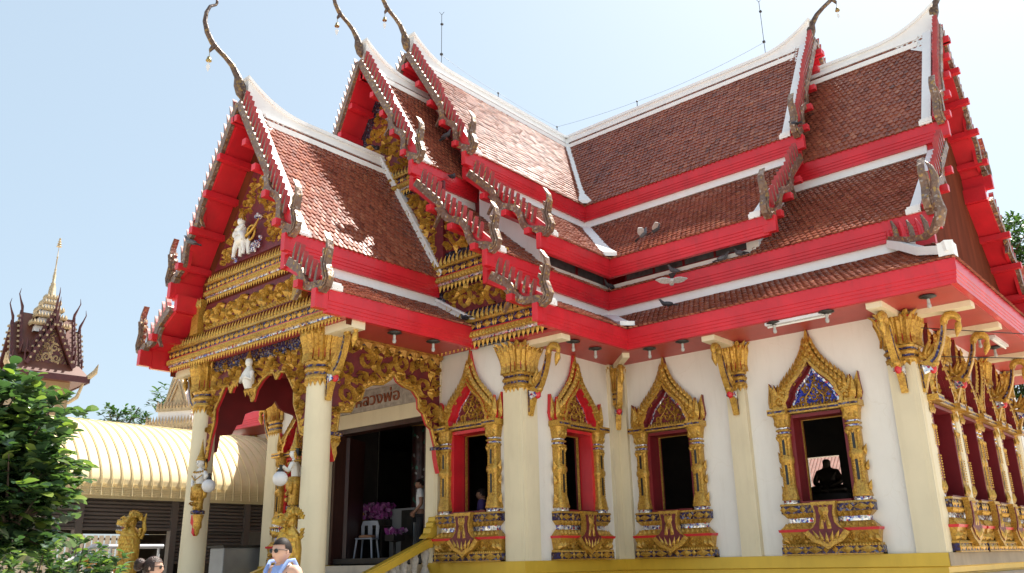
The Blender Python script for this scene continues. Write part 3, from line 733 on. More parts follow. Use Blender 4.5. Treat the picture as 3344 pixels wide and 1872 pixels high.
# cream beams under the soffit
for (x0, x1, y0, y1) in ((.08, 1.0, YW-.0, YW+.26), (2.68, 2.94, -1.0, -.1), (5.72, 5.98, -1.0, -.08), (6.08, 7.06, 0, .26), (6.08, 7.06, 1.87, 2.13), (6.08, 7.06, 4.95, 5.21), (6.08, 7.06, 6.97, 7.2), (-8.99, -8.08, YW, YW+.26), (-10.94, -10.68, -1.0, -.1)):
    mb = MB(); mb.box(x0, x1, y0, y1, 3.84, 3.938); T(mb, 'eave_beam', [CREAM])
mb = MB()
mb.add([(.0, -.1, 3.84), (.1, 0, 3.84), (1.0, -.9, 3.84), (.9, -1.0, 3.84), (.0, -.1, 3.938), (.1, 0, 3.938), (1.0, -.9, 3.938), (.9, -1.0, 3.938)], [(3, 2, 1, 0), (4, 5, 6, 7), (0, 1, 5, 4), (1, 2, 6, 5), (2, 3, 7, 6), (3, 0, 4, 7)])
T(mb, 'eave_beam', [CREAM])
def bracket(x, y, ox, oy, z0=2.56, k=.92):
    """swan-necked eave bracket standing out from the wall along (ox, oy)"""
    px, py = -oy, ox; F = lambda a, b, c: (x+ox*a*k+px*c, y+oy*a*k+py*c, z0+b*k)
    mb = MB()
    body = [(.0, 0), (.04, -.02), (.10, .18), (.16, .33), (.26, .42), (.36, .58), (.46, .80), (.53, 1.02), (.56, 1.2), (.50, 1.22), (.45, 1.04), (.37, .84), (.27, .68), (.14, .56), (.0, .54)]
    mb.prism(body, -.055, .055, F, 0)
    mb.prism([(.02, .06), (.045, .05), (.05, .5), (.02, .5)], -.06, .06, F, 2)
    mb.prism([(.20, .53), (.30, .62), (.40, .82), (.47, 1.05), (.49, 1.16), (.52, 1.14), (.505, 1.02), (.44, .80), (.34, .60), (.24, .49)], -.060, .060, F, 2)
    q = [F(.655+.125*cos(a), 1.20+.125*sin(a), 0) for a in [pi+.25-i*.40 for i in range(11)]]
    mb.tube(q, [.055, .06, .065, .07, .075, .075, .07, .06, .05, .035, .01], 8, 0)
    mb.tube([F(.76, 1.16, 0), F(.755, 1.06, 0), F(.72, .97, 0), F(.70, .90, 0)], [.05, .06, .035, .004], 6, 0)
    mb.ball(F(.215, .40, 0), (.062, .062, .085), 1, 10, 7)
    mb.ball(F(.27, .50, 0), (.07, .07, .06), 0, 8, 6)
    f = lambda s, t, d: F(s, t, d)
    for a, (s, t, h) in zip((-.3, -.55, -.9, .1), ((.10, .60, .36), (.14, .62, .33), (.20, .60, .26), (.04, .58, .28))):
        for d in (1, -1): flame(mb, lambda s_, t_, dd, d=d: F(s_, t_, d*dd), s, t, .12, h, .0, .05, a)
    for d in (1, -1): mb.prism([(.08, .30), (.24, .36), (.20, .44), (.06, .48)], d*.058, d*.075, F, 3)
    T(mb, 'eave_bracket', CAPM)
bracket(.09, YW+.14, 1, 0); bracket(2.81, -.12, 0, -1); bracket(5.86, -.09, 0, -1); bracket(6.09, .14, 1, 0)
for yy in (2.0, 5.08, 7.1): bracket(6.09, yy, 1, 0)
bracket(.09, -.09, .707, -.707, 2.58, .9)
bracket(-1.86, -6.1, 1, 0, 2.72, .92); bracket(-6.14, -6.1, -1, 0, 2.72, .92); bracket(-8.09, YW+.14, -1, 0)
capital(.10, -.10, 3.05, .8, .12, 5, None, 20)

# ------------------------------------------------------------------ the ornate window (frame > base, colonnettes, pediment, tympanum)
f0 = lambda s, t, d=0.: (s, -d, t)
def make_window(bright=False, tym=None, cy=-.065, jd=.34, ow=.445, cs=.625, cr=1.):
    tym = bright if tym is None else tym
    mb = MB()
    for s in (-1, 1):
        a, b = sorted((s*ow, s*(ow+.075))); mb.box(a, b, .86, 2.42, -jd, .06, 0, f0)
        a, b = sorted((s*(ow-.03), s*(ow-.001))); mb.box(a, b, .90, 2.36, -jd+.01, -jd+.11, 1, f0); a, b = sorted((s*(ow-.043), s*(ow-.031))); mb.box(a, b, .915, 2.35, -jd+.06, -jd+.112, 2, f0)
    mb.box(-ow, ow, 2.36, 2.42, -jd, .10, 0, f0); mb.box(-ow, ow, .86, .90, -jd, .15, 1, f0)
    mb.box(-.40, .40, 2.345, 2.357, -jd+.06, -jd+.112, 2, f0)
    root = mb.build('window', [DRED if bright else RED, DRED, GOLD])
    b = MB()
    def fr(h0, d0, t0, h1, d1, t1, m):
        vs = [f0(-h0, t0, 0), f0(-h0, t0, d0), f0(h0, t0, d0), f0(h0, t0, 0), f0(-h1, t1, 0), f0(-h1, t1, d1), f0(h1, t1, d1), f0(h1, t1, 0)]
        b.add(vs, [(0, 1, 5, 4), (1, 2, 6, 5), (2, 3, 7, 6), (4, 5, 6, 7), (3, 2, 1, 0)], m)
    for a in ((.86, .20, .004, .86, .20, .14, 2), (.84, .19, .14, .84, .21, .18, 0), (.80, .15, .18, .84, .22, .385, 0), (.86, .24, .385, .87, .25, .43, 1), (.84, .23, .43, .72, .13, .54, 0),
              (.70, .115, .54, .70, .115, .62, 3), (.71, .13, .62, .79, .20, .70, 0), (.80, .19, .70, .80, .19, .83, 2), (.81, .21, .83, .80, .20, .865, 0), (.86, .215, 0.004, .86, .215, .022, 0)): fr(*a)
    for s in (-.62, -.27, .27, .62): diamond(b, f0, s, .085, .33 if abs(s) > .5 else .26, .125, .203, .03)
    for s in (-.80, -.44, -.08, .08, .44, .80): diamond(b, f0, s, .085, .11, .125, .203, .03)
    for s in (-.60, .60): diamond(b, f0, s, .765, .26, .115, .193, .03)
    for s in (-.41, .41, -.76, .76): diamond(b, f0, s, .765, .12, .115, .193, .03)
    row(b, f0, -.83, .83, .14, .05, .045, .05, .21, .02); row(b, f0, -.80, .80, .44, .11, .11, .10, .17, .05, 0, 0); row(b, f0, -.76, .76, .70, .10, .1, .08, .17, .04, pi, 0)
    for s in (-1, 1):
        scroll(b, f0, s*.56, .28, .09, .19, .04, s, 0, 1.3, .42); scroll(b, f0, s*.36, .29, .07, .19, .04, -s, 1, 1.2, .42)
        flame(b, f0, s*.78, .19, .14, .20, .17, .07, 0, 0); flame(b, f0, s*.68, .21, .10, .17, .18, .05, 0, 0); flame(b, f0, s*.46, .2, .1, .15, .18, .04, s*.8)
    sh = [(0, .09), (.13, .17), (.26, .22), (.40, .36), (.28, .42), (.20, .52), (.18, .70), (.22, .87)]
    poly = sh+[(-x, y) for x, y in sh[::-1][:-1]]
    b.prism(poly, .2, .295, f0, 0)
    inn = [(x*.76, .49+(y-.47)*.80) for x, y in poly]; b.prism(inn, .295, .312, f0, 4)
    for k in (-2, -1, 0, 1, 2): flame(b, f0, k*.075, .20+.03*abs(k), .06, .17, .312, .02, -k*.25, 0)
    for s in (-1, 1): flame(b, f0, s*.07, .42, .07, .28, .312, .02, s*.1); 
    flame(b, f0, 0, .78, .16, .26, .312, .03, pi, 0); scroll(b, f0, 0, .60, .06, .312, .03, 1, 0, 1.2, .45)
    for i, (x, y) in enumerate(((-.08, .8), (0, .8), (.08, .8), (-.04, .74), (.04, .74), (0, .68))): diamond(b, f0, x, y, .045, .045, .312, .02)
    b.build('window_base', [GOLD, RED, BLUE, SILVER, BACK], root)
    for s in (-1, 1):
        c = MB(); sq = rsq(6)
        c.lathe([(r_*cr, z_) for r_, z_ in [(.13, .868), (.13, .925), (.145, .93), (.145, .96), (.13, 1.0), (.115, 1.12), (.105, 1.14), (.105, 1.56), (.125, 1.6), (.125, 1.66), (.105, 1.70), (.105, 2.04), (.125, 2.06), (.125, 2.09), (.10, 2.10), (.10, 2.135), (.125, 2.14), (.13, 2.165), (.10, 2.18), (.10, 2.21), (.12, 2.22), (.125, 2.26), (.145, 2.38), (.165, 2.435)]],
                (s*cs, cy, 0), 16, [3]+[0]*13+[3]+[0]*3+[3]+[0]*4, True, sq)
        for t0, t1 in ((1.2, 1.54), (1.72, 2.0)): c.box(s*cs-.022, s*cs+.022, t0, t1, .09*cr-cy, .112*cr-cy, 4, f0)
        for t0, t1 in ((1.16, 1.56), (1.70, 2.04)):
            for q in (-.065, .065): 
                for i in range(9): diamond(c, f0, s*cs+q, t0+(t1-t0)*(i+.5)/9, .05, .045, .105-cy, .02)
        for k in (-.09, 0, .09):
            flame(c, f0, s*cs+k, .96, .09, .2, .10-cy, .03, 0, 0); flame(c, f0, s*cs+k, 2.24, .08, .2, .115-cy, .035, 0, 0); flame(c, f0, s*cs+k, 2.05, .08, .1, .105-cy, .02, pi, 0)
        for t in (1.03, 1.36, 1.63): flame(c, lambda a, bb, d=0, s=s: (s*(.73+a), cy-d, bb), 0, t, .09, .18, 0, .05, -.3)
        c.build('colonnette', [GOLD, RED, BLUE, SILVER, BLACK], root)
    p = MB()
    p.box(-.70, .70, 2.437, 2.53, 0, .17, 0, f0); p.box(-.72, .72, 2.465, 2.50, 0, .175, 2, f0)
    for s in (-1, 1):
        a, b2 = sorted((s*.48, s*.83)); p.box(a, b2, 2.43, 2.535, .01, .27, 0, f0); p.box(a+.01, b2-.01, 2.465, 2.50, .02, .275, 2, f0)
    inner = [(.47, 2.535), (.49, 2.64), (.42, 2.74), (.41, 2.82), (.33, 2.95), (.19, 3.08), (.08, 3.20), (0, 3.33)]
    out1 = [(.80, 2.535), (.85, 2.68), (.83, 2.85), (.82, 3.05), (.76, 2.92), (.70, 2.86), (.60, 2.95), (.48, 3.08), (.34, 3.22), (.21, 3.38), (.12, 3.55), (.05, 3.76), (0, 3.99)]
    out2 = [(.74, 2.535), (.76, 2.66), (.71, 2.83), (.70, 3.0), (.64, 2.84), (.55, 2.88), (.42, 3.02), (.28, 3.17), (.15, 3.33), (.07, 3.50), (0, 3.72)]
    def ring(o_, i_): return o_+[(-x, y) for x, y in o_[::-1][1:]]+[(-x, y) for x, y in i_]+[(x, y) for x, y in i_[::-1][1:]]
    p.prism(ring(out1, inner), .004, .09, f0, 0, 1); p.prism(ring(out2, inner), .091, .16, f0, 0, 1)
    inn2 = [(x*1.14, 2.535+(y-2.535)*1.10) for x, y in inner]
    p.prism(ring(inn2, inner), .16, .185, f0, 0, 1)
    for s in (-1, 1):
        g = lambda a, t, d=0., s=s: f0(s*a, t, d)
        for (o_, d0, sz, k0) in ((out1, .09, .17, 6), (out2, .16, .16, 5)):
            pts = o_[k0-1:]
            for (x0, y0), (x1, y1) in zip(pts, pts[1:]):
                L = hypot(x1-x0, y1-y0); n = max(1, round(L/.10))
                for i in range(n):
                    q = (i+.5)/n; x, y = x0+(x1-x0)*q, y0+(y1-y0)*q
                    if y > 3.8: continue
                    flame(p, g, x-.02, y-.06, .10, sz, d0, .04, -.25, -.3)
                    p_ = (x-.075, y-.10)
                    if i % 2 == 0 and y < 3.5: scroll(p, g, p_[0], p_[1], .05, d0, .03, 1, 0, 1.1, .5)
        scroll(p, g, .60, 2.66, .085, .16, .045, -1, 1.5, 1.2, .5); flame(p, g, .70, 2.60, .13, .38, .16, .05, -.1, 0); flame(p, g, .80, 2.58, .1, .40, .09, .05, -.05, 0)
    flame(p, f0, 0, 3.40, .14, .34, .16, .05, 0, 0); scroll(p, f0, 0, 3.44, .07, .165, .05, 1, 0, 1.2, .5)
    p.tube([f0(0, 3.66, .08), f0(0, 3.82, .06), f0(0, 4.0, .05)], [.05, .03, .006], 6)
    p.build('pediment', [GOLD, DRED if bright else RED, BLUE, SILVER], root)
    t = MB(); ia = inner+[(-x, y) for x, y in inner[::-1][1:]]
    t.prism(ia, -.02, .006, f0, 1); sm = [(x*.80, 2.55+(y-2.535)*.82) for x, y in ia]; t.prism([(x*.88, 2.545+(y-2.535)*.90) for x, y in ia], .006, .012, f0, 2); t.prism(sm, .012, .02, f0, 3)
    carve(t, f0, [(x*.97, y) for x, y in sm], .034, .085, 5, .02, 0, 2600, .035, .62)
    for s in (-1, 1): t.tube([f0(s*.17, 2.56, .035), f0(s*.16, 2.72, .035), f0(s*.07, 2.82, .035), f0(0, 2.93, .035)], [.014]*4, 5, 0)
    row(t, f0, -.44, .44, 2.533, .06, .05, .07, .10, .03)
    t.build('tympanum', [GOLD, DRED if bright else RED, SILVER, BBLUE if tym else BACK], root)
    return root
proto_b = make_window(True); proto_d = make_window(True, False); proto_s = make_window(True, False, .01, .62, .54, .70, .72); proto_r = make_window(False)
TI = Matrix.Translation((4, -4, -GZ))
def place_window(pr, loc, rz=0, k=1., first=False):
    o = pr if first else dup(pr)
    o.parent = temple; o.matrix_parent_inverse = TI; o.location = loc; o.rotation_euler = (0, 0, rz); o.scale = (k, 1, 1)
place_window(proto_b, (W4, 0, 0), 0, 1, True); place_window(proto_d, (W3, 0, 0), 0, 1, True)
place_window(proto_r, (W1, YW, 0), 0, 1, True); place_window(proto_r, (0, W2, 0), pi/2); place_window(proto_r, (W0, YW, 0))
for i, (c, k) in enumerate(SW): place_window(proto_s, (6, c, 0), pi/2, k, i == 0)
place_window(proto_r, (-9.26, 0, 0)); place_window(proto_r, (-12.3, 0, 0))

# ------------------------------------------------------------------ gable carving
fA = FF(YO+.48)
for q in ((-2.0, .86, 4.08, 1.12, .06), (-2.3, -.12, 5.42, 1.1, .05), (-3.55, -2.35, 7.98, 1.0, .04), (-8.86, -6.0, 4.08, 1.12, .06)):
    mb = MB(); entab(mb, fA, *q); T(mb, 'gable_entablature', EM)
mb = MB()
for poly, sd in (([(-1.75, 4.75), (.35, 4.75), (-.1, 5.32), (-1.8, 5.32)], 3), ([(-1.85, 6.15), (-.62, 6.15), (-1.9, 7.5), (-1.95, 7.6)], 4), ([(-3.0, 6.0), (-1.95, 6.0), (-1.95, 7.8), (-2.35, 7.85), (-3.0, 7.85)], 5),
                 ([(-4.0, 8.55), (-2.75, 8.55), (-3.2, 9.3), (-4.0, 10.6)], 6), ([(-4.8, 8.6), (-4.0, 8.6), (-4.0, 10.5), (-4.4, 9.9)], 7)):
    mb.prism(poly, .001, .02, fA, 1); carve(mb, fA, poly, .055, .28, sd, .02, 0, 6000, .10, .52)
mb.box(-2.05, -1.80, 5.9, 7.8, .03, .09, 1, fA)
T(mb, 'gable_carving', [GOLD, BACK])
# white flashing where the porch roof meets the gable
mb = MB()
for p0, p1 in (((0, RP), PO1), (PT2, PO2)):
    (u0, z0), (u1, z1) = p0, p1; L = hypot(u1-u0, z1-z0); nu, nz = -(z1-z0)/L, (u1-u0)/L
    mb.prism([(u0, z0), (u0+nu*.13, z0+nz*.13), (u1+nu*.13, z1+nz*.13), (u1, z1)], -3.40, -3.24, lambda a, b, c: (A+a, c, b))
    mb.prism([(u0+nu*.13, z0+nz*.13), (u0+nu*.17, z0+nz*.17), (u1+nu*.17, z1+nz*.17), (u1+nu*.13, z1+nz*.13)], -3.44, -3.24, lambda a, b, c: (A+a, c, b))
T(mb, 'white_flashing', [RIDGEW])
# white hip rail with fins on the right wing's skirt corner
mb = MB(); mb.tube([(5.95, .15, 5.25), (6.25, -.25, 5.02), (6.62, -.68, 4.72), (7.0, -1.02, 4.55), (7.16, -1.14, 4.56)], [.10, .10, .10, .10, .12], 4, 0, False)
mb.box(6.98, 7.2, -1.16, -.9, 4.40, 4.62)
T(mb, 'white_valley', [RIDGEW])
mb = MB(); pth = [(5.80, .25, 5.42), (6.1, -.05, 5.25), (6.4, -.36, 5.07), (6.7, -.62, 4.96), (6.9, -.80, 4.98), (7.02, -.92, 5.10)]
mb.tube(pth, [.05, .06, .065, .065, .07, .08], 4, 0, False)
for i in range(7):
    q = i/7*4; k = int(q); c = Vector(pth[k]).lerp(Vector(pth[k+1]), q-k)
    mb.tube([c, c+Vector((-.02, .02, .2)), c+Vector((-.08, .08, .38))], [.05, .045, .02], 5, i % 2)
mb.tube([(7.0, -.9, 5.0), (7.1, -1.0, 5.2), (7.06, -.96, 5.4), (7.05, -.95, 5.6), (7.1, -1., 5.8), (7.06, -.96, 6.0), (6.98, -.88, 6.15)], [.085, .09, .08, .07, .06, .04, .01], 6, 0)
T(mb, 'naga_tail', [MIRR, RED])
# porch gable
fP = FF(YP+.55)
for q in ((-6.85, -1.05, 4.02, .95, .06), (-5.62, -2.45, 5.28, .85, .05)):
    mb = MB(); entab(mb, fP, *q); T(mb, 'gable_entablature', EM)
mb = MB()
po = [(-6.2, 4.60), (-1.85, 4.60), (-2.35, 5.16), (-5.7, 5.16)]
mb.prism(po, .001, .02, fP, 1)
for i in range(8):
    s = -5.45+i*.42; h = 1 if i % 2 else -1; row(mb, fP, s-.2, s+.2, 4.62, .1, .09, .14, .02, .05, 0, 0)
    scroll(mb, fP, s, 4.88, .20, .02, .10, h, 1.0*h, 1.4, .42); flame(mb, fP, s+.15, 4.75, .14, .36, .02, .08, -.7*h); flame(mb, fP, s-.16, 4.72, .12, .3, .02, .07, .6*h); flame(mb, fP, s+.05, 5.0, .1, .2, .02, .06, 1.2*h)
for s in (-5.85, -2.3):
    mb.prism([(s-.16, 4.55), (s+.16, 4.55), (s+.13, 4.72), (s+.13, 5.1), (s+.22, 5.26), (s-.22, 5.26), (s-.13, 5.1), (s-.13, 4.72)], .02, .16, fP, 0)
    row(mb, fP, s-.2, s+.2, 5.08, .1, .1, .24, .16, .04, 0, 0)
po2 = [(-5.5, 5.85), (-2.7, 5.85), (-3.72, 7.75), (-4.28, 7.75)]
mb.prism(po2, .001, .02, fP, 1); carve(mb, fP, [(-5.4, 5.88), (-4.72, 5.88), (-4.5, 6.75), (-4.1, 6.85), (-4.1, 7.6), (-4.25, 7.6)], .045, .14, 10, .02, 0, 4000, .06); carve(mb, fP, [(-3.6, 6.0), (-2.8, 5.88), (-3.5, 7.3), (-3.75, 7.65), (-4.05, 7.6), (-4.05, 7.0), (-3.85, 6.9)], .05, .17, 9, .02, 0, 4000, .06)
T(mb, 'gable_carving', [GOLD, BACK])
# relief on the porch gable: a white horse, a seated deity and clouds
mb = MB(); hx, hz = -4.42, 5.88; f = lambda s, t, d=0.: fP(hx+s*.60, hz+t*.62, d*.6+.14)
def T3(pts, rad, m=0, n=8): mb.tube([f(*p) for p in pts], rad, n, m)
T3([(.02, .52, 0), (.14, .55, .02), (.30, .53, .02), (.44, .50, 0)], [.10, .13, .115, .11])
T3([(.05, .55, .02), (-.06, .72, .04), (-.10, .86, .05)], [.11, .08, .06]); T3([(-.08, .86, .05), (-.20, .80, .05), (-.26, .74, .05)], [.07, .06, .042])
T3([(-.06, .9, .03), (-.05, .99, .03)], [.025, .005]); T3([(-.10, .9, .09), (-.10, .99, .09)], [.025, .005])
for a in ([(.02, .48, .06), (-.07, .28, .1), (-.10, .10, .1), (-.12, .0, .1)], [(.08, .46, -.04), (.10, .25, -.04), (.06, .02, -.04)], [(.42, .48, .06), (.40, .28, .08), (.46, .14, .08), (.42, .0, .08)], [(.46, .46, -.04), (.52, .26, -.04), (.56, .0, -.04)]): T3(a, [.07, .05, .035, .04][:len(a)])
T3([(.52, .52, 0), (.62, .42, 0), (.60, .2, 0)], [.03, .045, .01])
T3([(.20, .66, .03), (.20, .78, .04)], [.14, .12], 0)
T3([(.20, .74, .05), (.19, .90, .05), (.19, 1.04, .05)], [.09, .12, .06], 0); mb.ball(f(.17, 1.16, .07), .085, 0, 10, 8); T3([(.18, 1.2, .06), (.19, 1.3, .06), (.19, 1.46, .06)], [.085, .05, .006], 1)
for s in (-1, 1): T3([(.19+s*.13, 1.0, .08), (.17+s*.15, .86, .16), (.10, .88, .20)], [.045, .04, .03], 0)
T3([(.30, .70, .12), (.46, .62, .16), (.50, .45, .16)], [.07, .06, .045], 0)
for (s, t, r) in ((.75, .22, .13), (.95, .30, .12), (1.12, .42, .1), (.85, .08, .11), (.62, .1, .1), (1.05, .2, .11), (-.28, .0, .1), (-.4, .12, .09), (.92, 1.25, .09), (1.05, 1.15, .09), (.8, 1.2, .08)): scroll(mb, f, s, t, r, -.1, .06, 1, s*9, 1.4, .45, 2)
for i in range(20): a = i*2*pi/20; mb.tube([f(.72+.24*cos(a), .66+.24*sin(a), .02), f(.72+.24*cos(a+.32), .66+.24*sin(a+.32), .02)], .026, 5, 1)
T3([(.45, .55, .1), (.8, .62, .1), (1.05, .8, .08), (1.2, 1.02, .06)], [.03, .03, .03, .01], 1)
T(mb, 'gable_figure', [PURE, GOLD, SILVER])

# ------------------------------------------------------------------ porch
mb = MB(); mb.box(-6.98, -1.02, -6.38, -3.2, 3.99, 4.05); T(mb, 'porch_ceiling', [SOF])
mb = MB(); mb.box(-1.9, -1.05, -6.28, -5.98, 3.84, 3.985); T(mb, 'eave_beam', [CREAM]); mb = MB(); mb.box(-6.95, -6.1, -6.28, -5.98, 3.84, 3.985); T(mb, 'eave_beam', [CREAM]); mb = MB(); mb.box(-5.6, -2.4, -6.2, -6.0, 3.75, 3.985); T(mb, 'eave_beam', [BLUE])
for x in (-2.1, -5.9):
    mb = MB(); mb.lathe([(.25, GZ), (.245, -.2), (.235, 1.5), (.222, 3.06)], (x, -6.1, 0), 40)
    o = T(mb, 'porch_column', [CREAM]); capital(x, -6.1, 3.0, 1.0, .235, None, o, 32)
def arch(fn, low, top, s0, s1, seed, carved=True, sd=1, rm=.05):
    """hanging carved arch panel: low = lower outline from s0 to s1"""
    poly = [(s0, top)]+low+[(s1, top)]
    mb = MB(); mb.prism(poly, -.07, .0, fn, 3 if carved else 1, 1)
    if carved:
        mb.box(s0, s1, top-.10, top-.02, 0.0, .06, 2, fn); row(mb, fn, s0, s1, top-.10, .11, .1, .10, .01, .04, pi, 0)
        carve(mb, fn, poly, rm, .24, seed, .004, 0, 9000, .10, .5)
        for i in range(len(low)-1):
            (x0, y0), (x1, y1) = low[i], low[i+1]; L = hypot(x1-x0, y1-y0); n = max(1, round(L/.13))
            for k in range(n):
                q = (k+.5)/n; a = atan2(y1-y0, x1-x0); nx, ny = -sin(a), cos(a)
                flame(mb, fn, x0+(x1-x0)*q+nx*.0, y0+(y1-y0)*q+ny*.0, .12, .15, .002, .05, a, -.3)
            mb.tube([fn(x0, y0, .012), fn(x1, y1, .012)], .028, 5, 0)
    return T(mb, 'carved_arch', [GOLD, RED if carved else DRED, BLUE, BACK])
front = [(-5.66, 1.98), (-5.58, 2.02), (-5.50, 2.45), (-5.40, 2.75), (-5.42, 3.0), (-5.25, 3.22), (-5.12, 3.42), (-4.98, 3.42), (-4.88, 3.26), (-4.78, 3.44), (-4.55, 3.45), (-4.38, 3.36), (-4.2, 3.20), (-4.10, 2.98), (-4.0, 3.20), (-3.82, 3.36), (-3.6, 3.45), (-3.44, 3.44), (-3.34, 3.30), (-3.22, 3.42), (-3.05, 3.40), (-2.9, 3.22), (-2.74, 3.0), (-2.72, 2.75), (-2.56, 2.45), (-2.48, 2.2), (-2.38, 2.16)]
arch(FF(-6.16), front, 3.90, -5.66, -2.36, 11, rm=.085)
sideo = [(-5.86, 2.20), (-5.74, 2.24), (-5.70, 2.58), (-5.44, 2.62), (-5.34, 2.82), (-5.22, 2.86), (-5.16, 3.08), (-4.95, 3.18), (-4.7, 3.22), (-4.52, 3.34), (-4.44, 3.46), (-4.34, 3.32), (-4.16, 3.24), (-3.94, 3.20), (-3.80, 3.06), (-3.78, 2.86), (-3.66, 2.78), (-3.56, 2.58), (-3.44, 2.50), (-3.32, 2.15), (-3.22, 2.12)]
arch(FX(-2.05), sideo, 4.0-.02, -5.86, -3.22, 12, rm=.075)
arch(plane((-5.95, 0, 0), (0, 1, 0), (1, 0, 0)), sideo, 3.98, -5.86, -3.22, 13, False)
mb = MB(); f = FX(-2.02)
row(mb, f, -5.8, -3.2, 3.985, .30, .30, .20, .03, .05, pi, 0); mb.box(-5.8, -3.2, 3.93, 3.985, -.02, .05, 0, f); T(mb, 'zigzag_cornice', [pm('bronze_gold', (.42, .22, .045), .4, .4, .2, 20, .4, 60)])
for (y, z, k) in ((-3.27, 2.15, 1), (-5.80, 2.20, .9)):
    mb = MB(); f = lambda s, t, d, y=y, z=z: (-2.05+d, y+s, z+t)
    mb.box(-.13, .13, -.06, 0, -.08, .10, 2, f); mb.prism([(-.11, -.06), (.11, -.06), (.09, -.2), (.03, -.26), (.05, -.36), (0, -.5), (-.05, -.36), (-.09, -.2)], -.05, .07, f, 0, 1)
    for q in (-.05, .05): scroll(mb, f, q, -.15, .05, .07, .03, 1, 0, 1.2, .5)
    T(mb, 'arch_console', CAPM)
mb = MB(); mb.box(-5.5, -2.3, -6.0, -3.4, 0, 0) if 0 else None
# door opening: cream lintel, grey name board, dark wooden leaves
mb = MB(); f = FF(YW)
mb.box(DX0-.02, DX1+.02, DZ-.10, DZ, -.26, .03, 1, f); mb.box(DX1-.09, DX1, 0, DZ-.1, -.27, .02, 1, f); mb.box(DX0, DX0+.09, 0, DZ-.1, -.27, .02, 1, f)
mb.box(DX0-.1, DX1+.02, DZ, DZ+.31, .001, .07, 0, f)
T(mb, 'door_frame', [CREAM, WOOD])
mb = MB(); mb.box(-5.5, -2.62, 3.18, 3.64, .001, .06, 0, f); sg = T(mb, 'sign_panel', [STONE])
LET = pm('bronze_letter', (.30, .10, .05), .5, .2)
try:
    cu = bpy.data.curves.new('letter_row', 'FONT'); cu.body = '\u0e2b\u0e25\u0e27\u0e07\u0e1e\u0e48\u0e2d'; cu.size = .36; cu.extrude = .012; cu.align_x = 'CENTER'
    to = bpy.data.objects.new('tmp', cu); COL.objects.link(to); bpy.context.view_layer.update()
    me = bpy.data.meshes.new_from_object(to.evaluated_get(bpy.context.evaluated_depsgraph_get())); bpy.data.objects.remove(to)
    me.materials.clear(); me.materials.append(LET)
    lo = bpy.data.objects.new('letter_row', me); COL.objects.link(lo); lo.parent = sg; lo.location = (-4.02, YW-.075, 3.29); lo.rotation_euler = (pi/2, 0, 0); lo.scale = (1.2, 1, 1)
except Exception as e: print('text', e)
for x0, x1, a in ((DX0+.12, DX0+1.0, -1.0),):
    mb = MB(); g = lambda s, t, d=0.: (DX0+.12+s*cos(2.05)+d*sin(2.05), YW+.30+s*sin(2.05)-d*cos(2.05), t)
    mb.box(0, .85, .02, DZ-.12, -.05, .05, 0, g)
    for t0, t1 in ((.2, .9), (1.05, 1.7), (1.85, 2.6)): mb.box(.12, .73, t0, t1, -.09, -.052, 1, g)
    d_ = T(mb, 'door_leaf', [WOOD, pm('door_panel_wood', (.075, .02, .013), .3, 0, .3, 4)]); mb = MB(); mb.tube([g(.78, 1.2, -.1), g(.78, 1.25, -.25), g(.78, 1.45, -.25), g(.78, 1.5, -.1)], .018, 6); mb.build('handle', [GOLD2], d_)
# stair, balustrades
mb = MB(); n = 9
for i in range(n): mb.box(-5.62, -2.38, -3.25-.36*(i+1), -3.25-.36*i+(.0 if i else .1), GZ, -.02-.155*i)
T(mb, 'stair', [CONC])
for x in (-2.2, -5.8):
    mb = MB(); f = lambda a, b, c, x=x: (x+c, a, b)
    q = [(-3.30, .42), (-3.42, .40), (-7.1, -1.02), (-7.35, -1.02)]
    mb.prism([(a, b) for a, b in q]+[(a, b-.14) for a, b in q[::-1]], -.11, .11, f); mb.prism([(a+.004, b+.025) for a, b in q]+[(a+.004, b-.03) for a, b in q[::-1]], -.08, .08, f)
    mb.prism([(-3.2, .44), (-3.2, .86), (-3.26, .84), (-3.27, .76), (-3.32, .74), (-3.33, .66), (-3.38, .63), (-3.40, .54), (-3.46, .5), (-3.5, .44)], -.10, .10, f)
    r_ = T(mb, 'stair_rail', [GOLD2], bevel=.012)
    for i in range(13):
        y = -3.42-.27*i; z1 = .27+(y+3.42)*.386; z0 = z1-.66
        mb = MB(); h = z1-z0
        mb.lathe([(.05, 0), (.075, .02), (.075, .07), (.045, .1), (.05, .16), (.085, .26), (.09, .33), (.06, .45), (.042, .52), (.065, .56), (.05, .62), (.08, .76), (.085, .86), (.06, .94), (.075, .97), (.075, 1.0)], (0, 0, 0), 12, 0, True, None, lambda a, b, c: (x+a, y+b, z0+c*h))
        mb.build('baluster', [STONE], r_)
    mb = MB(); mb.lathe([(.16, 0), (.16, .10), (.12, .14), (.2, .22), (.17, .3), (.1, .36), (.12, .4), (.05, .5), (.02, .6), (0.004, .68)], (0, 0, 0), 14, 0, True, None, lambda a, b, c: (x+a, -7.4+b, -1.02+c)); mb.box(x-.2, x+.2, -7.6, -7.2, GZ, -1.021)
    mb.build('lotus_post', [GOLD2], r_)

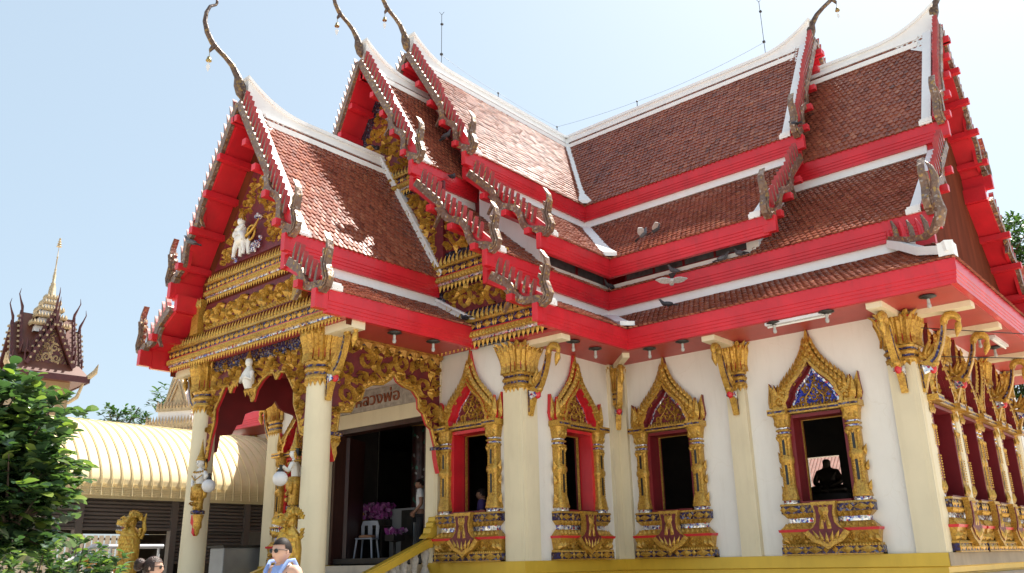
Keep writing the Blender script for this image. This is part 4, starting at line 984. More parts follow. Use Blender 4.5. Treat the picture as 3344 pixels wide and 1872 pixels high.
# ------------------------------------------------------------------ things fixed under the eaves and on the roof
def lamp(x, y, label, first=[None], z=3.938):
    if first[0] is None:
        t = thing('eave_lamp', label, 'lamp', (x, y, z), 'bulb lamps under the eaves')
        mb = MB(); mb.lathe([(.03, 0), (.12, -.01), (.135, -.025), (.05, -.05), (.03, -.06)], (0, 0, 0), 14); mb.build('shade', [IRON], t)
        mb = MB(); mb.lathe([(.024, -.06), (.026, -.12), (.022, -.13), (.034, -.155), (.032, -.20), (.01, -.215)], (0, 0, 0), 10); mb.build('bulb', [pm('dusty_bulb', (.42, .41, .39), .4)], t)
        first[0] = t
    else:
        t = dup(first[0], None, (x, y, z)); t['label'] = label
lamp(-1.065, -5.30, 'bulb lamp with dark disc under the porch eave, nearer the front column'); lamp(-1.04, -4.37, 'bulb lamp with dark disc under the porch eave, beside the zigzag cornice')
lamp(.80, -2.50, 'bulb lamp under the front wing eave, beside the curled bracket of the front corner'); lamp(.76, -1.73, 'bulb lamp under the front wing eave, nearer the inner corner beam')
lamp(1.51, -.96, 'bulb lamp under the right wing eave, closest to the inner corner beam'); lamp(2.27, -1.0, 'bulb lamp under the right wing eave, left of the middle bracket')
lamp(4.13, -1.02, 'bulb lamp under the left end of the long fluorescent tube'); lamp(5.08, -1.05, 'bulb lamp under the right end of the long fluorescent tube')
lamp(6.62, -.75, 'bulb lamp under the outermost right corner of the eave'); lamp(6.5, 2.9, 'bulb lamp on the end eave, just past the second swan bracket'); lamp(6.52, 4.0, 'bulb lamp on the end eave, farthest along the side windows')
def tube_light(p0, p1, label):
    a, b = Vector(p0), Vector(p1); t = thing('fluorescent_light', label, 'lamp', (a+b)/2); d = (b-a)/2
    w = Vector((d.y, -d.x, 0)).normalized()*.06; mb = MB()
    vs = [s*d+q*w+Vector((0, 0, z)) for s in (-1, 1) for q in (-1, 1) for z in (-.05, .0)]
    mb.add(vs, [(0, 1, 3, 2), (4, 6, 7, 5), (0, 4, 5, 1), (2, 3, 7, 6), (0, 2, 6, 4), (1, 5, 7, 3)]); mb.build('housing', [PLAST], t)
    mb = MB(); mb.tube([-d*.95+Vector((0, 0, -.075)), d*.95+Vector((0, 0, -.075))], .018, 8); mb.build('tube', [PURE], t)
tube_light((3.97, -1.0, 3.935), (5.12, -1.0, 3.935), 'long unlit fluorescent tube under the eave above the right front window')
tube_light((6.72, 2.9, 3.935), (6.72, 4.0, 3.935), 'unlit fluorescent tube under the end eave above the side windows')
names = ['porch roof', 'lower front gable', 'upper front gable', 'right wing inner gable', 'right wing outer gable']
BRASS = pm('aged_brass', (.35, .26, .10), .35, .8, .2, 20)
for i, (M, v, z) in enumerate(finials[:4]):
    p = M(0, v, z); t = thing('wind_bell', 'small brass bell hanging from the tall finial of the '+names[i], 'bell', p, 'bells hanging from the roof finials')
    mb = MB(); mb.tube([(0, 0, .02), (0, 0, -.10)], .006, 5); mb.lathe([(.012, -.09), (.035, -.11), (.045, -.16), (.06, -.19), (.055, -.2)], (0, 0, 0), 12); mb.build('bell_body', [BRASS], t)
    mb = MB(); mb.tube([(0, 0, -.19), (0, 0, -.25)], .005, 4); mb.prism([(0, -.25), (.04, -.31), (.025, -.38), (0, -.44), (-.025, -.38), (-.04, -.31)], -.004, .004, lambda a, b, c: (a*.7, a*.7+c, b)); mb.build('clapper_leaf', [PLAST], t)
def rod(x, y, z0, z1, label):
    t = thing('lightning_rod', label, 'lightning rod', (x, y, z0)); mb = MB(); h = z1-z0
    mb.tube([(0, 0, -.1), (0, 0, h)], .008, 5); mb.tube([(0, 0, h-.02), (.05, .04, h+.07)], .006, 4); mb.tube([(0, 0, h-.02), (-.05, -.04, h+.07)], .006, 4)
    mb.box(-.03, .03, -.03, .03, h*.25, h*.25+.05); mb.box(-.02, .04, -.03, .03, h*.8, h*.8+.04); mb.build('mast', [IRON], t)
rod(-4, -1.35, 12.42, 14.12, 'tall thin lightning rod on the front wing ridge'); rod(2.62, 4, 12.42, 14.12, 'tall thin lightning rod on the right wing ridge')
for i, (x, y, lab) in enumerate(((-4, .9, 'short wire post midway along the front wing ridge'), (-4, 3.6, 'short wire post at the junction of the two ridges'), (-1.35, 4, 'short wire post midway along the right wing ridge'))):
    t = tag(None or thing('ridge_post', None, None, (x, y, 12.40)), lab, 'post'); mb = MB(); mb.tube([(0, 0, 0), (0, 0, .26)], .012, 5); mb.ball((0, 0, .28), .03, 0, 8, 6); mb.build('spike', [IRON], t)
def wire(pts, r, name, label, cat, mat):
    mb = MB(); out = []
    for a, b, sag in pts:
        for i in range(9):
            q = i/8; out.append((a[0]+(b[0]-a[0])*q, a[1]+(b[1]-a[1])*q, a[2]+(b[2]-a[2])*q-sag*4*q*(1-q)))
    mb.tube(out, r, 4); return tag(mb.build(name, [mat]), label, cat)
wire([((-4, -1.35, 12.85), (-4, .9, 12.68), .05), ((-4, .9, 12.68), (-4, 3.6, 12.68), .04), ((-4, 3.6, 12.68), (-1.35, 4, 12.68), .04), ((-1.35, 4, 12.68), (2.62, 4, 12.85), .1)], .0035, 'lightning_wire', 'thin wire strung between the rods and posts above the ridges', 'wire', IRON)
wire([((6.1, .12, 3.35), (8.47, -8.74, 1.53), .05), ((8.47, -8.74, 1.53), (10.6, -16.7, -.1), .05)], .008, 'power_cable', 'upper dark cable running from the corner bracket to the right', 'cable', BLACK) if 0 else None
for a, b, lab in (((6.1, .27, 3.70), (12.0, 3.2, 2.80), 'upper of two dark cables running right from the corner capital'), ((6.1, .14, 3.175), (12.0, 3.0, 2.62), 'lower of two dark cables running right from the corner bracket')):
    wire([(a, b, .04)], .009, 'power_cable', lab, 'cable', BLACK)
mb = MB(); mb.box(-7.7, -.3, YW+.05, 0, .011, .12); T(mb, 'threshold', [DARK])

# ------------------------------------------------------------------ skinned figures
def skin(name, J, E, mats, parent=None, sub=2, loc=(0, 0, 0)):
    """one continuous body: joints {name: (xyz, radius)} and edges grown with a Skin modifier"""
    ks = list(J); me = bpy.data.meshes.new(name); me.from_pydata([J[k][0] for k in ks], [(ks.index(a), ks.index(b)) for a, b in E], [])
    o = bpy.data.objects.new('tmp', me); COL.objects.link(o)
    sk_ = o.modifiers.new('s', 'SKIN'); sk_.use_smooth_shade = True
    for i, k in enumerate(ks):
        r = J[k][1]; r = r if isinstance(r, tuple) else (r, r)
        d = me.skin_vertices[0].data[i]; d.radius = r; d.use_root = (i == 0)
    sb = o.modifiers.new('u', 'SUBSURF'); sb.levels = sub; sb.render_levels = sub
    bpy.context.view_layer.update()
    m2 = bpy.data.meshes.new_from_object(o.evaluated_get(bpy.context.evaluated_depsgraph_get())); bpy.data.objects.remove(o)
    m2.name = name; m2.materials.clear()
    for m in (mats if isinstance(mats, list) else [mats]): m2.materials.append(m)
    for p in m2.polygons: p.use_smooth = True
    n = bpy.data.objects.new(name, m2); COL.objects.link(n); n.location = loc
    if parent: n.parent = parent
    return n
def head_mesh(mb, c, h, yaw=0, m=0, tilt=0, nose=1.):
    """a head of height h facing +y before turning by yaw; adds skull, jaw, nose, brow, lips and ears"""
    n, k = 28, 20; cy, sy = cos(yaw), sin(yaw)
    def tr(x, y, z):
        y2 = y*cos(tilt)-z*sin(tilt); z2 = y*sin(tilt)+z*cos(tilt)
        return (c[0]+x*cy-y2*sy, c[1]+x*sy+y2*cy, c[2]+z2)
    g = lambda a, b, s: math.exp(-((a-b)/s)**2)
    vs = []; 
    for i in range(k+1):
        a = pi*i/k
        for j in range(n):
            t = 2*pi*j/n; x, y, z = sin(a)*cos(t), sin(a)*sin(t), cos(a)
            X, Y, Z = x*.36*h, y*.43*h, z*.5*h
            if z < 0: X *= 1-.30*z*z; Y *= 1-.10*z*z
            if y < 0 and z < -.2: Y *= 1-.45*min(1, (-.2-z)*1.4)
            if y > .3:
                Y += h*nose*(.075*g(x, 0, .16)*g(z, -.20, .17) + .03*g(x, 0, .1)*g(z, 0.02, .2)) - h*.035*(g(x, .36, .2)+g(x, -.36, .2))*g(z, .04, .12) + h*.015*g(z, .2, .1)*g(x, 0, .5) + h*.03*g(x, 0, .22)*g(z, -.52, .09) + h*.035*g(x, 0, .25)*g(z, -.82, .14)
                if z < -.6: Y *= .97
            vs.append(tr(X, Y, Z))
    fs = [(i*n+j, (i+1)*n+j, (i+1)*n+(j+1) % n, i*n+(j+1) % n) for i in range(k) for j in range(n)]
    mb.add(vs, fs, m, True)
    for s in (-1, 1): mb.ball((s*.37*h, -.03*h, -.03*h), (.035*h, .07*h, .11*h), m, 8, 6, tr)
    return tr
def hair_cap(mb, tr, h, m=0, front=.30, low=-.35, th=1.10, top=1.08):
    n, k = 28, 16; vs = []; keep = {}
    for i in range(k+1):
        a = pi*.78*i/k
        for j in range(n):
            t = 2*pi*j/n; x, y, z = sin(a)*cos(t), sin(a)*sin(t), cos(a)
            w = th+.03*sin(j*3.1+i*1.7)
            vs.append(tr(x*.365*h*w, y*.43*h*w-.01*h, max(z, -1)*.5*h*top))
            keep[(i, j)] = z > (front if y > .35 else (low+.5*max(0, y+.1) if y > -.2 else low))
    fs = [(i*n+j, (i+1)*n+j, (i+1)*n+(j+1) % n, i*n+(j+1) % n) for i in range(k) for j in range(n) if keep[(i, j)] and keep[(i+1, j)]]
    mb.add(vs, fs, m, True)
def person(name, label, loc, rz, H, joints=None, skinm=SKIN, top=None, bottom=None, hairm=HAIR, headyaw=0, topmat=None, botmat=None, bare=True, hair=dict(), glasses=False, arms='down', sleeves=True):
    t = thing(name, label, 'person', loc, None, rz); k = H/1.75
    V = lambda x, y, z: (x*k, y*k, z*k)
    if arms == 'hip': LA = [(-.20, 0, 1.45), (-.30, -.04, 1.16), (-.22, .12, .98), (-.14, .16, .95)]; RA = [(.20, 0, 1.45), (.27, 0, 1.16), (.18, .17, 1.02), (.10, .19, 1.0)]
    else: LA = [(-.20, 0, 1.45), (-.27, -.02, 1.14), (-.28, .06, .90), (-.28, .08, .83)]; RA = [(.20, 0, 1.45), (.27, -.02, 1.14), (.28, .06, .90), (.28, .08, .83)]
    J = {'pelvis': (V(0, 0, .96), (.155*k, .11*k)), 'waist': (V(0, 0, 1.12), (.135*k, .095*k)), 'chest': (V(0, 0, 1.35), (.165*k, .11*k)), 'neck0': (V(0, -.01, 1.475), (.085*k, .065*k)), 'neck': (V(0, 0, 1.53), .056*k), 'skull': (V(0, .01, 1.58), .054*k)}
    E = [('pelvis', 'waist'), ('waist', 'chest'), ('chest', 'neck0'), ('neck0', 'neck'), ('neck', 'skull')]
    for n_, A_ in (('l', LA), ('r', RA)):
        for i, (p, r) in enumerate(zip(A_, (.062, .045, .033, .036))):
            J[n_+str(i)] = (V(*p), r*k); E.append(('chest' if i == 0 else n_+str(i-1), n_+str(i)))
        for q in range(5):   # fingers
            s = -1 if n_ == 'l' else 1; b = A_[3]; off = (s*.0+(q-2)*.0, (q-1.6)*.018, -.085 if q else -.03)
            J[n_+'f%d' % q] = (V(b[0]+s*.004, b[1]+off[1]+(.03 if q == 4 else 0), b[2]+(-.09+.01*abs(q-1.5) if q < 4 else -.05)), .009*k); E.append((n_+'3', n_+'f%d' % q))
        s = -1 if n_ == 'l' else 1
        for i, (p, r) in enumerate((((s*.10, 0, .86), .085), ((s*.11, .02, .48), .058), ((s*.115, -.02, .09), .042), ((s*.12, .12, .04), .04))):
            J[n_+'g'+str(i)] = (V(*p), r*k); E.append(('pelvis' if i == 0 else n_+'g'+str(i-1), n_+'g'+str(i)))
    body = skin('body', J, E, skinm, t)
    mb = MB(); tr = head_mesh(mb, V(0, .025, 1.612), .232*k, headyaw, 0); 
    hd = mb.build('head', [skinm], t)
    mb = MB(); hair_cap(mb, tr, .232*k, 0, **hair); hr = mb.build('hair', [hairm], t)
    h = .232*k
    if glasses:
        mb = MB()
        for s in (-1, 1):
            mb.ball((s*.165*h, .415*h, .03*h), (.135*h, .035*h, .095*h), 0, 14, 8, tr)
            mb.tube([tr(s*.28*h, .40*h, .07*h), tr(s*.38*h, .2*h, .06*h), tr(s*.39*h, -.02*h, .04*h)], .014*h, 5)
        mb.tube([tr(-.06*h, .44*h, .06*h), tr(.06*h, .44*h, .06*h)], .016*h, 5); mb.build('sunglasses', [BLACK], t)
    else:
        mb = MB()
        for s in (-1, 1): mb.ball((s*.15*h, .40*h, .03*h), (.055*h, .03*h, .022*h), 0, 8, 6, tr)
        mb.build('eye', [BLACK], t)
    mb = MB(); mb.ball((0, .44*h, -.265*h), (.10*h, .025*h, .022*h), 0, 10, 6, tr); mb.build('mouth', [pm('lip', (.42, .14, .12), .5)], t)
    if topmat:
        Jt = {'pelvis': (V(0, 0, .93), (.168*k, .122*k)), 'waist': (V(0, 0, 1.12), (.150*k, .108*k)), 'chest': (V(0, 0, 1.35), (.186*k, .128*k)), 'neck0': (V(0, .0, 1.462), (.122*k, .102*k))}
        Et = [('pelvis', 'waist'), ('waist', 'chest'), ('chest', 'neck0')]
        for n_, A_ in (('l', LA), ('r', RA)):
            if sleeves:
                a, b = Vector(A_[0]), Vector(A_[1]); c_ = a.lerp(b, .62)
                Jt[n_+'0'] = (V(*a), .076*k); Jt[n_+'1'] = (V(*c_), .066*k); Et += [('chest', n_+'0'), (n_+'0', n_+'1')]
            else:
                s = -1 if n_ == 'l' else 1; Jt[n_+'0'] = (V(s*.12, -.005, 1.475), (.045*k, .062*k)); Et += [('chest', n_+'0')]
        skin('shirt' if sleeves else 'tank_top', Jt, Et, topmat, t)
    if botmat:
        Jb = {'pelvis': (V(0, 0, .95), (.165*k, .12*k))}; Eb = []
        for n_, s in (('l', -1), ('r', 1)):
            for i, (p, r) in enumerate((((s*.10, 0, .86), .10), ((s*.11, .02, .48), .078), ((s*.115, -.01, .14), .066))): Jb[n_+str(i)] = (V(*p), r*k); Eb.append(('pelvis' if i == 0 else n_+str(i-1), n_+str(i)))
        skin('trousers', Jb, Eb, botmat, t)
    return t, tr, k
LBLUE = pm('pale_blue_cotton', (.26, .38, .72), .8, 0, .06, 12, .2, 60); WCOT = pm('white_cotton', (.72, .72, .74), .8, 0, .05, 9, .2, 50)
BLKC = pm('black_cloth', (.02, .02, .025), .8); PURP = pm('purple_cloth', (.05, .03, .14), .8)
BRH = pm('brown_hair', (.05, .022, .016), .4, 0, .4, 30, .6, 90)
man, tr, k = person('person', 'young man in pale blue tank top and sunglasses with short dark hair', (2.62, -9.87, GZ), 3.30, 1.74, topmat=LBLUE, botmat=BLKC, sleeves=False, glasses=True, headyaw=-.1, hair=dict(front=.42, low=-.12, th=1.06, top=1.17))
mb = MB(); mb.tube([(-.135*k, .10*k, 1.32*k), (-.14*k, .03*k, 1.475*k), (-.13*k, -.10*k, 1.40*k), (-.05*k, -.14*k, 1.2*k)], [.022]*4, 6, 0, True, .4); mb.build('strap', [BLACK], man)
mb = MB()
for s in (-1, 1): mb.tube([(s*.085*k, .135*k, 1.33*k), (s*.105*k, .12*k, 1.43*k), (s*.125*k, .05*k, 1.52*k), (s*.13*k, -.02*k, 1.53*k), (s*.11*k, -.11*k, 1.42*k)], [.03, .026, .022, .022, .03], 8, 0, True, .5)
mb.build('shoulder_strap', [LBLUE], man)
wom, tr2, k2 = person('person', 'woman seen in profile with her brown hair tied in a bun and sunglasses', (1.45, -10.62, GZ), -.80, 1.60, topmat=WCOT, botmat=BLKC, glasses=True, hairm=BRH, headyaw=-.05, hair=dict(front=.34, low=-.45, th=1.09))
h = .232*k2; mb = MB(); mb.ball((0, -.66*h, .20*h), (.26*h, .27*h, .26*h), 0, 14, 10, tr2); mb.ball((.04*h, -.72*h, .06*h), (.2*h, .2*h, .2*h), 0, 12, 8, tr2); mb.build('hair_bun', [BRH], wom)
person('person', 'man in a white short-sleeved shirt standing inside the doorway with hands on hips', (-4.25, -1.64, .12), 2.3, 1.70, skinm=DSKIN, topmat=WCOT, botmat=BLKC, arms='hip', headyaw=.2)
person('person', 'dark-haired person in a purple shirt inside the left front window', (-1.66, -2.40, .12-.38), 2.2, 1.66, skinm=DSKIN, topmat=PURP, botmat=BLKC)
WGREY = pm('grey_safe', (.30, .31, .32), .4, .2)
# ------------------------------------------------------------------ things inside the doorway
CHM = pm('chair_plastic', (.40, .43, .50), .4)
t = thing('plastic_chair', 'white plastic armless chair standing just inside the doorway', 'chair', (-5.40, -2.20, .12), None, .5)
mb = MB(); mb.box(-.21, .21, -.21, .21, .41, .44); mb.build('seat', [CHM], t, bevel=.012)
for x in (-.17, .17):
    for y in (-.17, .17): mb = MB(); mb.tube([(x*1.25, y*1.25, 0), (x, y, .41)], [.02, .026], 6); mb.build('leg', [CHM], t)
mb = MB(); mb.prism([(-.2, .44), (-.215, .7), (-.17, .82), (.17, .82), (.215, .7), (.2, .44), (.14, .44), (.14, .72), (-.14, .72), (-.14, .44)], .17, .20, lambda a, b, c: (a, c, b)); mb.box(-.05, .05, .172, .198, .44, .72); mb.build('backrest', [CHM], t)
tag(MB.build(*[(lambda m: (m.lathe([(.16, 0), (.2, .03), (.17, .06), (.05, .065)], (0, 0, 0), 14), m)[1])(MB()), 'seat_cushion', [pm('tan_cushion', (.35, .18, .10), .8)], None]), 'small round tan cushion lying on the white plastic chair', 'cushion').location = (-5.40, -2.20, .562)
PINK = island('orchid', [(0, (.16, .015, .13)), (.5, (.30, .05, .26)), (1, (.42, .26, .4))], .6); YEL = island('marigold', [(0, (.4, .16, .015)), (1, (.5, .3, .03))], .6)
def flowers(name, label, loc, w, n, zr, mats, table=True):
    t = thing(name, label, 'flowers', loc); R = rnd(n); mb = MB()
    for i in range(n):
        p = Vector((R.uniform(-w, w), R.uniform(-.2, .2), zr*R.random()**.8)); s = R.uniform(.03, .06); m = 1 if p.x < -w*.3 and p.z < zr*.5 else 0
        a = Vector((R.uniform(-1, 1), R.uniform(-1, 1), R.uniform(-1, 1))).normalized()*s; b = a.cross(Vector((R.uniform(-1, 1), 1, .3))).normalized()*s
        mb.add([p-a-b, p+a-b, p+a+b, p-a+b], [(0, 1, 2, 3)], m)
    mb.build('blossom', mats, t, fix=False)
    mb = MB(); mb.box(-w, w, -.16, .16, -.14, 0); mb.build('trough', [DARK], t); return t
ft = tag(MB.build(*[(lambda m: ([m.box(x-.03, x+.03, y-.03, y+.03, 0, .68) for x in (-.55, .55) for y in (-.18, .18)], m.box(-.62, .62, -.24, .24, .68, .72), m)[2])(MB()), 'offering_table', [DARK], None]), 'dark low table carrying the purple orchids inside the doorway', 'table'); ft.location = (-6.05, -1.5, .12)
flowers('flower_display', 'long row of purple orchids with yellow marigolds on the dark table', (-6.05, -1.5, .985), .58, 420, .36, [PINK, YEL])
flowers('flower_bowl', 'low bowl of pink flowers in front of the grey safe', (-4.75, -1.95, .62), .15, 90, .10, [PINK, PINK])
st_ = tag(MB.build(*[(lambda m: (m.lathe([(.2, 0), (.03, .04), (.03, .33), (.16, .36)], (0, 0, 0), 12), m)[1])(MB()), 'pedestal_stand', [DARK], None]), 'dark pedestal stand under the bowl of pink flowers', 'stand'); st_.location = (-4.75, -1.95, .12)
t = thing('safe_cabinet', 'grey metal safe standing inside the doorway behind the flowers', 'safe', (-5.15, -1.2, .12))
mb = MB(); mb.box(-.42, .42, -.2, .3, 0, 1.10); mb.build('body', [WGREY], t, bevel=.01); mb = MB(); mb.box(.02, .40, -.225, -.201, .05, 1.05); mb.build('door', [IRON], t); mb = MB(); mb.tube([(.1, -.226, .6), (.1, -.26, .6)], .05, 10); mb.build('dial', [PLAST], t)
t = thing('inner_column', 'dark round column with gilded capital inside the doorway', 'column', (-4.95, -1.0, .12)); mb = MB(); mb.lathe([(.24, 0), (.22, 3.0)], (0, 0, 0), 20); mb.build('shaft', [mosaic('column_mosaic', [(0, (.03, .012, .012)), (.6, (.05, .015, .015)), (.9, (.03, .12, .08)), (.97, (.25, .25, .25))], 14, .2, .3, .1)], t)
mb = MB(); mb.lathe([(.23, 3.0), (.3, 3.1), (.24, 3.2), (.26, 3.4), (.42, 3.78)], (0, 0, 0), 20); mb.build('capital', [GOLD], t)
t = thing('monk_statue', 'dark bronze seated monk statue silhouetted in the right front window', 'statue', (2.42, 5.0, .12)); BRZ = pm('dark_bronze', (.05, .035, .025), .35, .6)
mb = MB(); mb.box(-.5, .5, -.4, .4, 0, 1.0); mb.lathe([(.45, 1.0), (.48, 1.05), (.42, 1.12), (.46, 1.2), (.44, 1.22)], (0, 0, 0), 20); mb.build('pedestal', [DARK], t)
skin('body', {'hip': ((0, 0, 1.32), (.24, .16)), 'chest': ((0, 0, 1.62), (.21, .14)), 'neck': ((0, 0, 1.80), .07), 'head': ((0, 0, 1.93), .105), 'top': ((0, 0, 2.02), .08), 'ls': ((-.22, 0, 1.70), .085), 'le': ((-.31, -.05, 1.48), .07), 'lh': ((-.08, -.2, 1.37), .06), 'rs': ((.22, 0, 1.70), .085), 're': ((.31, -.05, 1.48), .07), 'rh': ((.08, -.2, 1.37), .06), 'lk': ((-.42, -.1, 1.30), .11), 'rk': ((.42, -.1, 1.30), .11), 'lf': ((.1, -.28, 1.27), .07), 'rf': ((-.1, -.28, 1.28), .07)},
     [('hip', 'chest'), ('chest', 'neck'), ('neck', 'head'), ('head', 'top'), ('chest', 'ls'), ('ls', 'le'), ('le', 'lh'), ('chest', 'rs'), ('rs', 're'), ('re', 'rh'), ('hip', 'lk'), ('hip', 'rk'), ('lk', 'lf'), ('rk', 'rf')], BRZ, t)

# ------------------------------------------------------------------ golden guardian lions
def lion(loc, label, k=1., back=False):
    t = thing('guardian_lion', label, 'statue', loc, 'golden lions flanking the stair')
    F = lambda a, b, c=0.: (-a*k, c*k*1.0, b*k)       # a: forward (towards -x)
    GL = GOLD3
    mb = MB()
    def loft(out, w, m=0):
        n = len(out); cx = sum(p[0] for p in out)/n; cz = sum(p[1] for p in out)/n; vs = []; L = [(-1, .55), (-.86, .82), (-.5, .97), (0, 1.), (.5, .97), (.86, .82), (1, .55)]
        for c, s in L: vs += [F(cx+(a-cx)*s, cz+(b-cz)*s, c*w) for a, b in out]
        fs = [(i*n+j, (i+1)*n+j, (i+1)*n+(j+1) % n, i*n+(j+1) % n) for i in range(6) for j in range(n)]+[list(range(n))[::-1], list(range(6*n, 7*n))]
        mb.add(vs, fs, m)
    loft([(-.30, -1.5), (.30, -1.5), (.34, -.3), (.36, .02), (.28, .28), (.16, .42), (-.10, .44), (-.28, .2), (-.34, -.2)], .26)          # neck and chest
    loft([(-.12, .40), (.10, .36), (.30, .45), (.50, .50), (.52, .56), (.50, .62), (.36, .66), (.22, .74), (.12, .80), (-.02, .80), (-.14, .68)], .20)   # skull and upper jaw
    loft([(-.06, .26), (.12, .16), (.36, .15), (.50, .19), (.53, .27), (.47, .31), (.30, .25), (.14, .30), (.02, .38)], .17)                  # lower jaw
    mb.ball(F(.49, .63), (.06*k, .10*k, .05*k), 0, 10, 7)
    for c in (-1, 1):
        mb.ball(F(.24, .67, c*.17), .055*k, 0, 10, 7); mb.ball(F(.27, .675, c*.205), .025*k, 2, 8, 6)
        mb.tube([F(.36, .70, c*.15), F(.22, .76, c*.18), F(.08, .70, c*.2)], [.02*k, .04*k, .02*k], 6)
        mb.tube([F(.50, .52, c*.12), F(.30, .47, c*.175), F(.08, .40, c*.19), F(.06, .30, c*.19), (F(.28, .235, c*.165)), F(.5, .28, c*.11)], .028*k, 6)
        for i in range(7): q = i/6; mb.tube([F(.46-.36*q, .48-.06*q, c*(.12+.05*q)), F(.46-.36*q, .41-.05*q, c*(.12+.05*q))], [.022*k, .002], 5, 3)
        for i in range(6): q = i/5; mb.tube([F(.47-.32*q, .28-.02*q, c*(.12+.04*q)), F(.47-.32*q, .345-.01*q, c*(.12+.04*q))], [.02*k, .002], 5, 3)
        g = lambda s, tt, d=0., c=c: F(s, tt, c*(.235+d))
        for i in range(10): a = -1.0+i*.30; scroll(mb, g, -.16+.20*cos(a), .48-.36*sin(a)*.0+.30*sin(a)-.1, .07, .0, .05*k, c, a, 1.2, .5); flame(mb, g, -.18+.24*cos(a), .36+.36*sin(a), .10, .17, .0, .04, a-pi/2)
        for r_ in range(9):
            for i in range(5): flame(mb, g, -.20+i*.10+(r_ % 2)*.05, .12-r_*.13, .11, .15, .02, .035, pi, 0)
        mb.tube([F(-.02, .70, c*.16), F(-.06, .84, c*.22), F(-.12, .92, c*.24)], [.06*k, .045*k, .005], 6)
    mb.box(-.30*k, -.06*k, -.12*k, .12*k, .29*k, .40*k, 1)
    for i in range(11):     # crest down the back
        q = i/10; a = 1.25+q*2.0; x, z = -.02+.36*cos(a)*.95-.02, .46+.42*sin(a)
        if q > .7: x, z = -.40+.06*q, .46-.9*(q-.62)
        dx, dz = cos(a), sin(a)
        mb.prism([(x-.06*dz, z+.06*dx), (x+.07*dx, z+.07*dz+.04), (x+.06*dz, z-.06*dx), (x-.06*dx, z-.06*dz)], -.06, .06, F, 0)
    for i in range(4): mb.prism([(.14-i*.09, .74), (.05-i*.07, 1.0-.05*abs(i-1)), (-.06-i*.09, .72)], -.07+.01*i, .07-.01*i, F, 0)
    if back: mb.tube([F(-.34, .0, .1), F(-.44, .3, .1), F(-.40, .6, .1), F(-.46, .86, .1)], [.07*k, .08*k, .06*k, .01], 7)
    mb.build('body', [GL, pm('lion_mouth', (.25, .02, .015), .4), BLACK, PLAST], t)
    mb = MB(); mb.box(-.42*k, .42*k, -.4*k, .4*k, GZ-loc[2], -1.48*k); mb.build('pedestal', [GL], t)
lion((-1.36, -7.05, .35), 'golden guardian lion with open mouth behind the man in blue', .54)
lion((-6.56, -7.05, .55), 'golden guardian lion with open mouth and raised tail behind the woman', .54, True)
bpy.context.view_layer.update()
for o in bpy.data.objects:
    if o.name.startswith('guardian_lion'): o.rotation_euler = (0, 0, .62)

